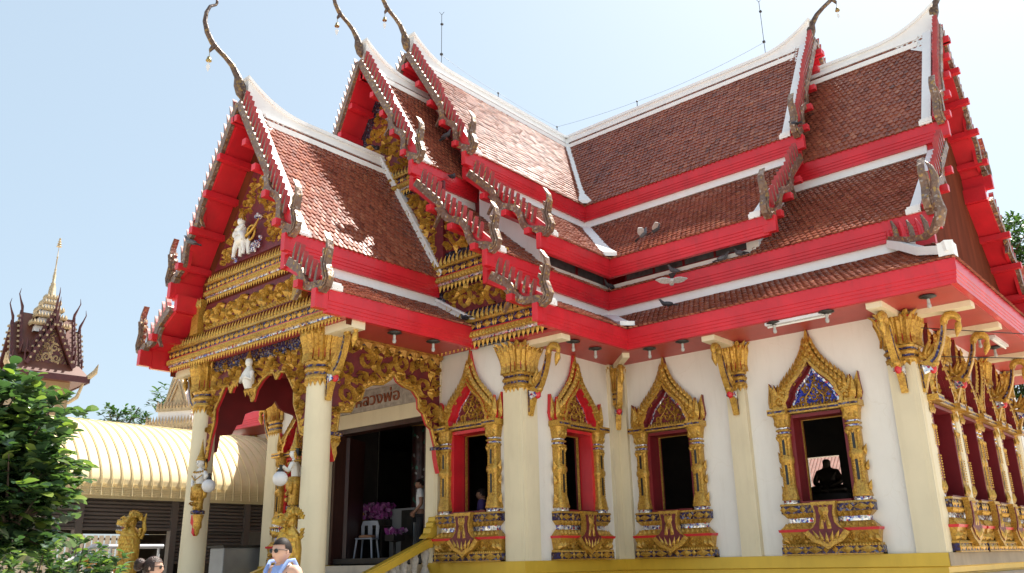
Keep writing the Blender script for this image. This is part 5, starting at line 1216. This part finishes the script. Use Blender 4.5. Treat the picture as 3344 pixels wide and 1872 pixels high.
# ------------------------------------------------------------------ angels with globe lamps on the porch columns
def angel(loc, rz, label, X=-1):
    t = thing('angel_statue', label, 'statue', loc, 'lamp-bearing angels on the porch columns', rz)
    J = {'p': ((0, 0, .42), (.10, .085)), 'w': ((0, .0, .54), (.082, .07)), 'c': ((0, .02, .68), (.11, .085)), 'n': ((0, .02, .78), .045), 'h': ((0, .03, .83), .04),
         'ls': ((-.14*X, .02, .72), .045), 'le': ((-.24*X, -.02, .58), .036), 'lh': ((-.12*X, .08, .46), .032), 'rs': ((.14*X, .02, .72), .045), 're': ((.20*X, .06, .58), .036), 'rh': ((.33*X, .13, .66), .032)}
    skin('body', J, [('p', 'w'), ('w', 'c'), ('c', 'n'), ('n', 'h'), ('c', 'ls'), ('ls', 'le'), ('le', 'lh'), ('c', 'rs'), ('rs', 're'), ('re', 'rh')], PURE, t)
    mb = MB(); tr = head_mesh(mb, (0, .04, .90), .19, .0, 0); mb.build('head', [PURE], t)
    mb = MB(); mb.lathe([(.085, .94), (.10, .955), (.085, .975), (.075, 1.0), (.08, 1.01), (.06, 1.05), (.045, 1.1), (.03, 1.17), (.018, 1.26), (.004, 1.36)], (0, .03, 0), 14)
    mb.tube([(-.09, .0, .92), (-.10, -.02, .84), (-.09, -.02, .78)], [.02, .03, .01], 6); mb.tube([(.09, .0, .92), (.10, -.02, .84), (.09, -.02, .78)], [.02, .03, .01], 6)
    for q in range(16): a = q*2*pi/16; mb.ball((.12*cos(a), .03+.10*sin(a), .745-.03*sin(a)), .022, 0, 6, 5)
    for s in (-1, 1): mb.tube([(s*.14, .1, .66), (0, .14, .56)], .012, 5)
    mb.build('crown', [GOLD], t)
    mb = MB(); mb.box(-.085, .085, -.06, 0, .86, .98); mb.build('hair', [BLACK], t)
    mb = MB(); mb.ball((0, .115, .875), (.03, .012, .01), 0, 6, 4); 
    for s in (-1, 1): mb.ball((s*.03, .118, .91), (.014, .008, .006), 0, 6, 4)
    mb.build('face_paint', [BLACK], t)
    mb = MB(); mb.lathe([(.06, 0), (.10, .04), (.09, .12), (.10, .22), (.14, .32), (.155, .40), (.13, .46), (.10, .50)], (0, .01, 0), 16)
    for s in (-1, 1):
        f = lambda a, b, d=0., s=s: (s*(.06)+a, .12+d, b)
        for q in range(4): scroll(mb, f, 0, .12+q*.10, .05, -.02, .04, s, q, 1.2, .5)
        mb.tube([(s*.12, .0, .42), (s*.17, .02, .36), (s*.17, .02, .26), (s*.10, .02, .20)], [.03, .045, .04, .01], 6)
    mb.build('skirt', [GOLD], t)
    mb = MB(); mb.lathe([(.12, -.06), (.135, -.05), (.135, .0), (.11, .01)], (0, .0, 0), 12, 2); mb.lathe([(.01, -.46), (.04, -.42), (.05, -.34), (.085, -.3), (.075, -.2), (.11, -.07)], (0, -.02, 0), 12, 0); mb.prism([(.03, -.46), (.09, -.40), (.08, -.28), (.14, -.22), (.13, -.07), (-.0, -.07)], -.05, .03, lambda a, b, c: (a, c, b), 1)
    mb.build('bracket_base', [GOLD, RED, BLUE], t)
    c = (.38*X, .13, .44); mb = MB(); mb.ball(c, .125, 0, 24, 16); g = mb.build('globe_lamp', [PLAST], t)
    mb = MB(); mb.lathe([(.06, .10), (.05, .14), (.03, .16), (.02, .20), (.045, .215), (.01, .23)], c, 12); mb.build('lamp_cap', [IRON], g)
angel((-5.42, -6.34, 1.03), 3.35, 'white angel statue with gold crown holding a globe lamp, on the left porch column')
angel((-2.55, -6.18, .96), 2.2, 'white angel statue seen in profile with a globe lamp, beside the right porch column')
mb = MB(); f = FF(-6.20)
mb.ball(f(-4.10, 3.72, .10), (.075, .07, .095), 0, 10, 8); mb.tube([f(-4.1, 3.66, .08), f(-4.1, 3.52, .09), f(-4.1, 3.36, .08), f(-4.1, 3.22, .06)], [.04, .11, .12, .08], 8)
for s in (-1, 1): mb.tube([f(-4.1+s*.13, 3.52, .1), f(-4.1+s*.18, 3.36, .14), f(-4.1+s*.04, 3.42, .21)], [.045, .038, .03], 6)
mb.tube([f(-4.1, 3.79, .1), f(-4.1, 3.86, .1), f(-4.1, 3.96, .1)], [.075, .04, .005], 8, 1)
row(mb, f, -4.3, -3.9, 3.24, .09, .1, .16, .03, .05, pi, 0, 1)
T(mb, 'praying_figure', [PURE, GOLD])

# ------------------------------------------------------------------ pigeons
PG = pm('pigeon_grey', (.10, .105, .125), .6, 0, .35, 25); PD = pm('pigeon_dark', (.035, .035, .045), .6, 0, .3, 25); PW = pm('pigeon_pale', (.55, .55, .56), .6, 0, .2, 25)
def pigeon(loc, rz, label, fly=False, mat=PG, pitch=.25, k=1.):
    t = thing('pigeon', label, 'bird', loc, 'pigeons around the temple roof', rz); k *= .86; t.scale = (k, k, k)
    cp, sp = cos(pitch), sin(pitch); P = lambda x, y, z: (x, y*cp-z*sp, y*sp+z*cp+.11)
    J = {'b': (P(0, 0, 0), (.062, .058)), 'r': (P(0, -.10, -.005), .042), 'c': (P(0, .075, .01), (.056, .056)), 'n': (P(0, .125, .06), .034), 'h': (P(0, .155, .10), .031), 'k': (P(0, .195, .095), .006)}
    skin('body', J, [('b', 'r'), ('b', 'c'), ('c', 'n'), ('n', 'h'), ('h', 'k')], mat, t, 2)
    mb = MB()
    if fly: mb.add([P(-.03, -.1, .01), P(.03, -.1, .01), P(.085, -.25, .0), P(0, -.28, .0), P(-.085, -.25, .0), P(0, -.17, -.015)], [(0, 1, 2, 3, 4), (0, 4, 3, 2, 1, 5)])
    else: mb.prism([(-.028, -.1), (.028, -.1), (.035, -.26), (-.035, -.26)], -.01, .012, P)
    mb.build('tail', [PD], t)
    for s in (-1, 1):
        mb = MB()
        if fly: out = [(0, .06), (.12, .10), (.22, .085), (.33, .0), (.30, -.03), (.24, -.05), (.18, -.08), (.08, -.09), (0, -.07)]; mb.prism(out, .02, .035, lambda a, b, c, s=s: P(s*(a+.03), b, c+.25*a*(1-a)))
        else: mb.ball((s*.055, -.03, .012), (.018, .125, .042), 0, 10, 7, P)
        mb.build('wing', [PW if fly else mat], t)
    if not fly:
        for s in (-1, 1): mb = MB(); mb.tube([(s*.025, .01, .07), (s*.025, .02, .0), (s*.025, .05, .0)], .006, 4); mb.build('leg', [pm('pigeon_leg', (.4, .1, .08))], t)
pigeon((1.0, -.05, 6.62), -1.2, 'white-winged pigeon flying low over the middle tiles, wings raised', True, PG, .6); pigeon((1.35, -.10, 6.62), -.9, 'darker pigeon taking off just right of the white-winged one', True, PD, .5)
pigeon((1.84, -.45, 5.25), .6, 'pale pigeon with spread wings flying in front of the red fascia', True, PW, -.5, 1.05)
pigeon((1.62, .06, 5.67), 2.4, 'grey pigeon perched on the red fascia edge above the flying one', False, PG, .3); pigeon((2.76, .06, 5.67), -1.1, 'brownish pigeon perched under the right end of the clerestory strip', False, PG, .3)
pigeon((3.12, .08, 5.69), 1.3, 'blue-grey pigeon on the tiles beside the white clerestory end wall', False, PG); pigeon((-.02, .03, 5.70), 2.9, 'dark pigeon sitting in the inner corner of the roofs', False, PD)
pigeon((1.72, -.52, 4.79), 2.2, 'dark green-grey pigeon resting on the lowest tile skirt', False, PD, .1); pigeon((3.95, 1.72, 8.93), 1.2, 'dark pigeon on the end of the right wing upper red fascia', False, PD)
pigeon((-5.47, -7.02, 6.26), 2.6, 'pigeon perched on a red purlin at the left edge of the porch gable', False, PG); pigeon((-2.02, -2.9, 8.02), .4, 'dark pigeon on shaded tiles below the upper barge board of the front wing', False, PD)
pigeon((-2.42, -2.7, 9.25), -1.5, 'dark pigeon with pale wing on the red purlin of the upper front gable', False, PD); pigeon((-1.1, -3.45, 4.48), 1.4, 'black pigeon at the foot of the white porch flashing', False, PD, .1); pigeon((-4.0, -3.42, 9.22), .3, 'dark pigeon on the porch ridge beside the gable carving', False, PD, .1)

# ------------------------------------------------------------------ ground
mb = MB(); mb.add([(-600, -600, GZ-.002), (600, -600, GZ-.002), (600, 600, GZ-.002), (-600, 600, GZ-.002)], [(0, 1, 2, 3)])
tag(mb.build('ground', [CONC]), None, None, None, 'structure')

# ------------------------------------------------------------------ vaulted yellow shed on the left
YRF = pm('cream_yellow_sheet', (.78, .65, .37), .62, 0, .06, 2, .0, 30, dirt=.3, dcol=(.45, .33, .17)); SHUT = pm('grey_brown_shutter', (.13, .105, .09), .45, .2, .1, 2)
shed = thing('vaulted_shed', 'long low shed with cream-yellow barrel roof and grey roller shutters', 'shed', (-12.6, -8, GZ))
SM = Matrix.Translation((12.6, 8, -GZ))
def SB(mb, n, mats, **k):
    o = mb.build(n, mats, None, **k); o.parent = shed; o.matrix_parent_inverse = SM; return o
arc = []
for i in range(33):
    q = i/32; a = q*pi*.5; q = sin(a); arc.append((-13.1+3.08*q, 1.98+1.72*max(0, 1-q**2.3)**.74))
arc += [(-10.02, 1.8), (-10.0, 1.60)]
full = arc[::-1]+[(-26.2-x, z) for x, z in arc[1:]]
y0, y1 = -15.0, -.55
mb = MB()
n = len(full); vs = [(x, y, z) for y in (y0, y1) for x, z in full]+[(x*1.0+(.05 if x < -13.1 else -.05), y, z-.05) for y in (y0, y1) for x, z in full]
fs = [(i, i+1, n+i+1, n+i) for i in range(n-1)]+[(2*n+i, 3*n+i, 3*n+i+1, 2*n+i+1) for i in range(n-1)]
mb.add(vs, fs, 0, True)
yy = y0+.15
while yy < y1:
    for half in (arc, ):
        P = [(x+.018, yy, z+.018) for x, z in half]; mb.tube(P, .014, 5, 0, True)
    yy += .24
nr = 9
for i in range(nr): z = 1.63+i*.040; mb.box(-10.02+(0 if z < 1.8 else -.012*(i-4)), -9.985-(0 if z < 1.8 else .012*(i-4)), y0, y1, z, z+.014)
SB(mb, 'barrel_roof', [YRF], fix=False)
mb = MB()
for i in range(8): z = 1.60-.085*(i+1); mb.prism([(-10.22, z), (-10.18, z+.02), (-10.18, z+.065), (-10.22, z+.085)], y0, y1, lambda a, b, c: (a, c, b))
mb.box(-10.26, -10.14, y0, y1, .86, .92); SB(mb, 'roller_shutter', [SHUT])
mb = MB()
for i in range(9): z = .86-.085*(i+1); mb.prism([(-10.24, z), (-10.20, z+.02), (-10.20, z+.065), (-10.24, z+.085)], -4.25, -2.2, lambda a, b, c: (a, c, b))
SB(mb, 'roller_shutter', [SHUT])
for y in (-12.5, -8.75, -6.55, -4.3, -2.3, -.7):
    mb = MB(); mb.box(-10.3, -10.12, y-.08, y+.08, GZ, 1.6); SB(mb, 'post', [SHUT])
mb = MB(); mb.box(-16.1, -16.0, -2.75, -.66, GZ, .99); mb.box(-16.1, -10.3, -.65, -.55, GZ, 1.6); mb.box(-16.1, -16.0, y0, y1, 1.0, 1.7); SB(mb, 'dark_backing', [DARK])  # dark panels added under the roof in place of shadowy clutter
PALE = pm('pale_fence_board', (.62, .55, .46), .6)
t = thing('picket_fence', 'pale upright-board fence seen in the sun through the open shed', 'fence', (-19.5, -6, GZ)); mb = MB()
for i in range(20): y = 1.0+i*.205; mb.box(-.02, .02, y, y+.15, 0, 2.55)
mb.build('board_panel', [PALE], t); mb = MB(); [mb.box(-.06, -.02, 1.0, 5.1, z, z+.08) for z in (.4, 1.4, 2.4)]; mb.build('rail', [WOOD], t)
t = thing('gilded_balustrade', 'low gilded balustrade in the sun behind the shed, between the shutter posts', 'balustrade', (-18.0, .2, GZ)); mb = MB()
for i in range(26): mb.lathe([(.06, 0), (.10, .2), (.05, .5), (.09, .8), (.05, 1.0), (.09, 1.3)], (0, -3+i*.28, .35), 8)
mb.box(-.12, .12, -3.2, 4.4, 1.65, 1.8); mb.box(-.12, .12, -3.2, 4.4, 0, .35); mb.build('baluster_row', [pm('orange_gilt', (.6, .3, .08), .45, .2)], t)
t = thing('white_handrail', 'white sloping handrail beside the left golden lion', 'handrail', (-9.4, -6.1, GZ)); mb = MB()
mb.tube([(0, -1.5, 1.25), (0, -.4, 1.95), (0, 1.2, 1.95)], .05, 6); [mb.tube([(0, y, 0), (0, y, z)], .03, 6) for y, z in ((-1.4, 1.3), (0, 1.95), (1.1, 1.95))]; mb.build('rail_tube', [PLAST], t)
t = thing('counter_cabinet', 'grey metal counter standing in front of the shed beside the left column', 'counter', (-8.6, -3.3, GZ)); mb = MB(); mb.box(-.3, .3, -.7, .7, 0, 1.9); mb.build('body', [WGREY], t, bevel=.02); mb = MB(); mb.box(-.34, .34, -.74, .74, 1.9, 1.95); mb.build('counter_top', [IRON], t)

# ------------------------------------------------------------------ spired pavilion far behind on the left
PRED = pm('faded_red', (.085, .022, .022), .5, 0, .2, 4); PGOLD = pm('faded_gold', (.46, .36, .22), .5, .2, .3, 10); PTILE = island('far_tile', [(0, (.10, .032, .022)), (1, (.16, .055, .03))], .5)
pv = thing('spired_pavilion', 'distant red-roofed pavilion with a tiered golden-white spire', 'pavilion', (-36.9, 1.6, GZ), None, -.09)
Z0 = -GZ
def PV(mb, n, mats, par=None, **k): return mb.build(n, mats, par or pv, **k)
mb = MB(); mb.box(-1.5, 1.5, -1.5, 1.5, 0, 9.3+Z0); PV(mb, 'wall', [pm('shadowed_cream_wall', (.34, .24, .13), .6)])  # cream wall coloured darker, its shadow is part of the paint
mb = MB(); vs = []
for h, z in ((2.35, 9.25), (2.35, 9.5), (1.8, 10.1)): vs += [(x*h, y*h, z+Z0) for x, y in ((-1, -1), (1, -1), (1, 1), (-1, 1))]
mb.add(vs, [(4*i+j, 4*i+(j+1) % 4, 4*i+4+(j+1) % 4, 4*i+4+j) for i in range(2) for j in range(4)]+[(3, 2, 1, 0)]); low = PV(mb, 'lower_roof', [PTILE])
mb = MB(); [mb.box(*q, 9.20+Z0, 9.52+Z0) for q in ((-2.41, 2.41, -2.41, -2.33), (-2.41, 2.41, 2.33, 2.41), (-2.41, -2.33, -2.32, 2.32), (2.33, 2.41, -2.32, 2.32))]; PV(mb, 'fascia', [PRED])
for q in range(4):
    c, s = cos(q*pi/2), sin(q*pi/2); R2 = lambda x, y, z: (x*c-y*s, x*s+y*c, z+Z0)
    for (dep_, hw, zb, zt, dz) in ((2.0, 1.3, 9.95, 12.1, 0), (1.55, 1.15, 10.6, 12.7, 0)):
        mb = MB(); [mb.prism([(0, zt), (sg*hw, zb), (sg*(hw+.12), zb), (0, zt+.2)], 0.3, dep_, lambda a, b, cc: R2(a, -cc, b)) for sg in (-1, 1)]; PV(mb, 'gable_roof', [PTILE])
        mb = MB()
        for sg in (-1, 1):
            mb.prism([(0, zt+.3), (0, zt-.05), (sg*hw, zb-.1), (sg*(hw+.15), zb+.1)], dep_-.02, dep_+.14, lambda a, b, cc: R2(a, -cc, b), 0)
            for i in range(7): t_ = (i+.5)/7; x, z = sg*hw*t_, zt+.2+(zb-zt)*t_; mb.prism([(x-.06, z), (x+.06, z), (x+sg*.05, z+.28)], dep_, dep_+.10, lambda a, b, cc: R2(a, -cc, b), 0); mb.prism([(x-.05, z-.14), (x+.05, z-.14), (x+.05, z-.04), (x-.05, z-.04)], dep_+.13, dep_+.26, lambda a, b, cc: R2(a, -cc, b), 1)
            mb.tube([R2(sg*hw, -dep_-.05, zb), R2(sg*(hw+.18), -dep_-.05, zb+.1), R2(sg*(hw+.2), -dep_-.05, zb+.4), R2(sg*(hw+.24), -dep_-.05, zb+.7)], [.09, .08, .05, .01], 5, 0)
        mb.tube([R2(0, -dep_, zt+.1), R2(0, -dep_-.06, zt+.5), R2(0, -dep_-.22, zt+.85), R2(0, -dep_-.34, zt+1.15), R2(0, -dep_-.28, zt+1.45)], [.07, .09, .05, .035, .01], 6, 0)
        PV(mb, 'barge_board', [PRED, PGOLD])
        mb = MB(); mb.prism([(0, zt), (hw*.85, zb+.1), (-hw*.85, zb+.1)], dep_-.3, dep_-.2, lambda a, b, cc: R2(a, -cc, b), 0); fg = lambda a, b, d=0.: R2(a, -(dep_-.2)-d, b)
        carve(mb, fg, [(0, zt-.1), (hw*.8, zb+.15), (-hw*.8, zb+.15)], .06, .3, 3+q, 0, 1, 1200, .1); PV(mb, 'gable_panel', [PRED, PGOLD])
    mb = MB(); mb.tube([R2(2.3, -2.3, 9.5), R2(2.6, -2.6, 9.8), R2(2.7, -2.7, 10.2)], [.16, .16, .02], 5); mb.tube([R2(1.5, -1.5, 8.2), R2(1.9, -1.9, 8.5), R2(2.1, -2.1, 9.2)], [.1, .12, .08], 5); PV(mb, 'corner_finial', [PGOLD])
mb = MB(); z = 11.4
for i, (h0, h1, dz) in enumerate(((1.42, 1.15, .75), (1.12, .90, .7), (.90, .70, .62), (.66, .5, .55), (.46, .34, .45))):
    for a, b, zz0, zz1, m in ((h0*.86, h0*.8, z, z+dz*.62, 0), (h0, h0*1.08, z+dz*.62, z+dz*.78, 1), (h0*1.08, h1*.9, z+dz*.78, z+dz, 1)):
        vs = [(x*a, y*a, zz0+Z0) for x, y in ((-1, -1), (1, -1), (1, 1), (-1, 1))]+[(x*b, y*b, zz1+Z0) for x, y in ((-1, -1), (1, -1), (1, 1), (-1, 1))]
        mb.add(vs, [(j, (j+1) % 4, 4+(j+1) % 4, 4+j) for j in range(4)], m)
    for q in range(4):
        c, s = cos(q*pi/2), sin(q*pi/2); fg = lambda a, b, d=0., c=c, s=s, h0=h0: ((a*c+(h0*1.02+d)*s), (a*s-(h0*1.02+d)*c), b+Z0)
        row(mb, fg, -h0, h0, z+dz*.75, .22, .2, .38, 0, .08, 0, 0, 1); mb.prism([(-.16, z+dz*.1), (.16, z+dz*.1), (0, z+dz*.6)], -.2, .0, fg, 1)
    z += dz
mb.lathe([(.36, z), (.40, z+.15), (.30, z+.3), (.26, z+.9), (.17, z+1.1), (.2, z+1.2), (.12, z+1.3), (.13, z+1.9), (.09, z+2.0), (.11, z+2.1), (.07, z+2.2), (.09, z+2.4), (.05, z+2.5), (.05, z+3.4), (.09, z+3.45), (.035, z+3.5), (.02, z+5.2-1.0)], (0, 0, Z0), 12, 1)
sp_ = mb.build('spire', [RIDGEW, PGOLD], pv)
mb = MB(); z += 4.2
mb.tube([(0, 0, z-.05+Z0), (0, 0, z+.9+Z0)], .02, 5)
for i in range(4): mb.lathe([(.20-.04*i, z+.12+i*.2), (.22-.04*i, z+.14+i*.2), (.12-.02*i, z+.26+i*.2)], (0, 0, Z0), 10)
pa_ = mb.build('tiered_parasol', [PGOLD], pv)
for o in (sp_, pa_): o.scale = (.80, .80, .68); o.location.z = 11.55+Z0-.66*(11.4+Z0)
pv.scale = (.80, .80, 1)

# small ornate shrine roof behind the left column
sh = thing('shrine_roof', 'ornate cream and gold shrine top behind the left porch column', 'shrine', (-18.05, -.12, GZ), None, .5)
mb = MB(); mb.box(-.9, .9, -.9, .9, 0, 4.6+Z0); mb.build('wall', [CREAM], sh)
mb = MB()
for (h, z0_, z1_, m) in ((1.55, 4.55, 4.7, 1), (1.4, 4.7, 4.85, 0), (1.5, 4.85, 5.0, 1), (1.05, 5.0, 5.5, 0), (1.15, 5.5, 5.6, 1)): mb.box(-h, h, -h, h, z0_+Z0+.001, z1_+Z0, m)
for q in range(4):
    c, s = cos(q*pi/2), sin(q*pi/2)
    for h, zz in ((1.5, 5.0), (1.15, 5.6), (1.5, 4.68)):
        fg = lambda a, b, d=0., c=c, s=s, h=h: ((a*c+(h+d)*s), (a*s-(h+d)*c), b+Z0); row(mb, fg, -h, h, zz, .2, .16, .3, 0, .06, 0, 0, 1)
    fg = lambda a, b, d=0., c=c, s=s: ((a*c+(.75+d)*s), (a*s-(.75+d)*c), b+Z0)
    for k in (1., .72): mb.prism([(-.75*k, 5.6), (.75*k, 5.6), (0, 5.6+1.35*k)], -.7, .1+.25*(1-k), fg, 0 if k == 1 else 1); [mb.tube([fg(sg*.75*k, 5.62, .2), fg(0, 5.62+1.35*k, .2)], .07, 5, 1) for sg in (-1, 1)]
    mb.tube([fg(0, 6.9, .2), fg(0, 7.3, .3)], [.06, .01], 5, 1)
mb.build('tiered_roof', [RIDGEW, PGOLD], sh); sh.scale = (.60, .60, .95)

# ------------------------------------------------------------------ plants
LEAF = island('broad_leaf', [(0, (.036, .072, .040)), (.5, (.062, .115, .060)), (.82, (.115, .18, .07)), (1, (.24, .31, .08))], .2, 1.0, 0, .30)
LEAF2 = island('tree_leaf', [(0, (.018, .05, .014)), (.6, (.035, .085, .022)), (1, (.07, .13, .03))], .4, .5, 0, .3)
BARK = pm('bark', (.10, .07, .05), .9, 0, .3, 10, .6, 30)
def leaf(mb, R, p, d, L, w, fold=.25, m=0):
    d = d.normalized(); up = Vector((R.uniform(-.4, .4), R.uniform(-.4, .4), 1)); s = d.cross(up)
    if s.length < .05: s = Vector((1, 0, 0))
    s.normalize(); n = s.cross(d); c = p+d*L*.5-n*w*fold
    st = [(0, 0.1), (.25, .82), (.6, 1.), (.86, .68), (1, .06)]; vs = []
    for q, k in st:
        mid = p+d*L*q-Vector((0, 0, L*.22*q*q)); vs += [mid-s*w*.5*k+n*w*fold*k, mid, mid+s*w*.5*k+n*w*fold*k]
    mb.add(vs, [(3*i, 3*i+1, 3*i+4, 3*i+3) for i in range(4)]+[(3*i+1, 3*i+2, 3*i+5, 3*i+4) for i in range(4)], m, True)
def plant(name, label, cat, loc, clumps, nleaf, L, w, mat, seed, trunk=None, group=None, per=6):
    t = thing(name, label, cat, loc, group); R = rnd(seed); mb = MB(); br = MB(); base = Vector(loc)
    for (cx, cy, cz, rx, ry, rz, n) in clumps:
        for i in range(n):
            v = Vector((R.gauss(0, 1), R.gauss(0, 1), R.gauss(0, 1))).normalized(); rad = R.random()**.45*(1+.18*sin(3*v.x+5*v.z+seed))
            p = Vector((cx+v.x*rx*rad, cy+v.y*ry*rad, cz+v.z*rz*rad))
            tw = (v+Vector((0, 0, .35))).normalized()
            if i % 5 == 0: br.tube([p-tw*L*2.2-Vector((0, 0, L*.6)), p], [.012*L/.15, .006*L/.15], 4)
            for k in range(per):
                a = R.uniform(0, 6.28); d = tw*R.uniform(.2, .9)+Vector((cos(a), sin(a), R.uniform(-.25, .5)))
                leaf(mb, R, p+tw*L*.12*k, d, L*R.uniform(.7, 1.15), w*R.uniform(.8, 1.15), .12)
    mb.build('crown', [mat], t, fix=False)
    for pts, rr in (trunk or []): br.tube(pts, rr, 8)
    br.build('trunk', [BARK], t)
    return t
plant('broadleaf_bush', 'large glossy broad-leaved bush rising at the left edge', 'bush', (-.52, -11.62, GZ), [(.1, .0, 2.72, .86, .80, .74, 380), (.44, .14, 2.18, .66, .6, .58, 260), (-.3, -.3, 2.2, .9, .9, .85, 240), (-.2, -.1, 3.12, .6, .55, .40, 130)], 0, .175, .125, LEAF, 3, [([(0, 0, 0), (.05, 0, 1.2), (.1, .0, 2.2)], [.09, .07, .05]), ([(.02, 0, .9), (.3, .1, 1.7), (.45, .15, 2.4)], [.05, .04, .02]), ([(.02, 0, 1.0), (-.3, -.2, 1.8), (-.4, -.3, 2.4)], [.05, .04, .02])], None, 6)
plant('low_shrub', 'low leafy shrub at the bottom left, behind the palm frond', 'shrub', (1.35, -11.35, GZ), [(.0, .0, 1.36, .50, .46, .34, 130), (.30, .24, 1.30, .28, .26, .26, 50), (-.35, -.25, 1.3, .45, .4, .35, 80), (-.8, -.5, 1.35, .45, .4, .4, 80)], 0, .10, .055, LEAF, 8, [([(0, 0, 0), (0, 0, 1.1)], [.04, .03])], None, 6)
t = thing('palm_plant', 'young palm with narrow pointed fronds in the bottom left corner', 'plant', (1.12, -11.98, GZ)); R = rnd(4)
mb = MB(); mb.tube([(0, 0, 0), (0, 0, 1.1)], [.05, .035], 8); mb.build('stem', [BARK], t)
mb = MB()
for i in range(9):
    a = i*.7; d = Vector((cos(a), sin(a), 1.5)).normalized(); o_ = Vector((0, 0, 1.0))
    for k in range(9):
        q = (k-4)/4; s = d.cross(Vector((0, 0, 1))).normalized(); leaf(mb, R, o_+d*.12, (d+s*q*.75).normalized(), .50*(1-.25*abs(q)), .035, .2)
mb.build('frond', [island('palm_leaf', [(0, (.06, .15, .03)), (1, (.14, .28, .05))], .4, .5, 0, .3)], t, fix=False)
plant('leafy_tree', 'dense green tree rising behind the right end of the temple', 'tree', (5.05, 16.65, GZ), [(-.6, -.6, 11.0, 2.0, 1.9, 1.3, 480), (-.4, -.2, 8.2, 2.3, 2.0, 2.0, 560), (.6, .4, 9.4, 2.0, 2.0, 1.8, 260), (-.4, 0, 5.6, 2.2, 1.8, 1.9, 480), (-.3, .2, 3.2, 2.0, 1.8, 1.5, 300)], 0, .26, .075, LEAF2, 5, [([(0, 0, 0), (.1, 0, 4), (0, 0, 8)], [.3, .24, .1]), ([(.1, 0, 4), (-1, -.6, 7), (-1.2, -.9, 9)], [.15, .1, .03]), ([(.1, 0, 4.5), (1, .6, 7.5)], [.15, .05])], None, 9)
plant('leafy_tree', 'feathery tree top showing above the yellow shed roof', 'tree', (-30.5, 2.0, GZ), [(0, -.6, 7.7, .7, .7, .5, 50), (.6, .9, 8.2, .7, .8, .7, 60), (-.3, 2.2, 8.3, .7, .7, .6, 55), (0, -1.8, 7.4, .5, .5, .4, 25)], 0, .26, .10, LEAF2, 6, [([(0, 0, 0), (0, 0, 7)], [.25, .1]), ([(0, 0, 5), (.5, 1, 8.6)], [.12, .03]), ([(0, 0, 5), (-.3, 2.2, 9)], [.12, .03]), ([(0, 0, 5.5), (0, -1.5, 8)], [.1, .03])], None, 6)
plant('leafy_tree', 'small tree tuft just behind the left porch capital', 'tree', (-24.5, 2.6, GZ), [(0, 0, 8.2, .8, .8, .7, 50)], 0, .35, .11, LEAF2, 9, [([(0, 0, 0), (0, 0, 8)], [.2, .05])], None, 6)

# ------------------------------------------------------------------ buildings behind
PR = pm('pink_cement_tile', (.42, .26, .21), .6, 0, .15, 6)
t = thing('neighbour_house', 'house with pinkish corrugated roof behind the temple', 'house', (-1.5, 15.5, GZ)); mb = MB(); mb.box(-4, 3.4, 0, 6, 0, 2.55); mb.build('wall', [CREAM], t)
mb = MB()
for i in range(60): x = -4.3+i*.135; mb.prism([(-.5, 2.2), (3.2, 6.0), (3.2, 6.08), (-.5, 2.28)], x, x+.075, lambda a, b, c: (c, a, b))
mb.prism([(-.5, 2.16), (3.2, 5.96), (3.2, 6.02), (-.5, 2.22)], -4.3, 3.8, lambda a, b, c: (c, a, b)); mb.build('roof', [PR], t)
t = thing('neighbour_house', 'house with pale pink tiled roof at the far right edge', 'house', (9.2, 24.0, GZ)); mb = MB(); mb.box(-4, 3, 0, 6, 0, 4.6); mb.build('wall', [CREAM], t)
mb = MB()
for i in range(52): x = -4.3+i*.15; mb.prism([(-.5, 4.4), (3.2, 7.4), (3.2, 7.5), (-.5, 4.5)], x, x+.085, lambda a, b, c: (c, a, b))
mb.prism([(-.5, 4.36), (3.2, 7.36), (3.2, 7.42), (-.5, 4.42)], -4.3, 3.5, lambda a, b, c: (c, a, b)); mb.build('roof', [PR], t)
bpy.context.view_layer.update()
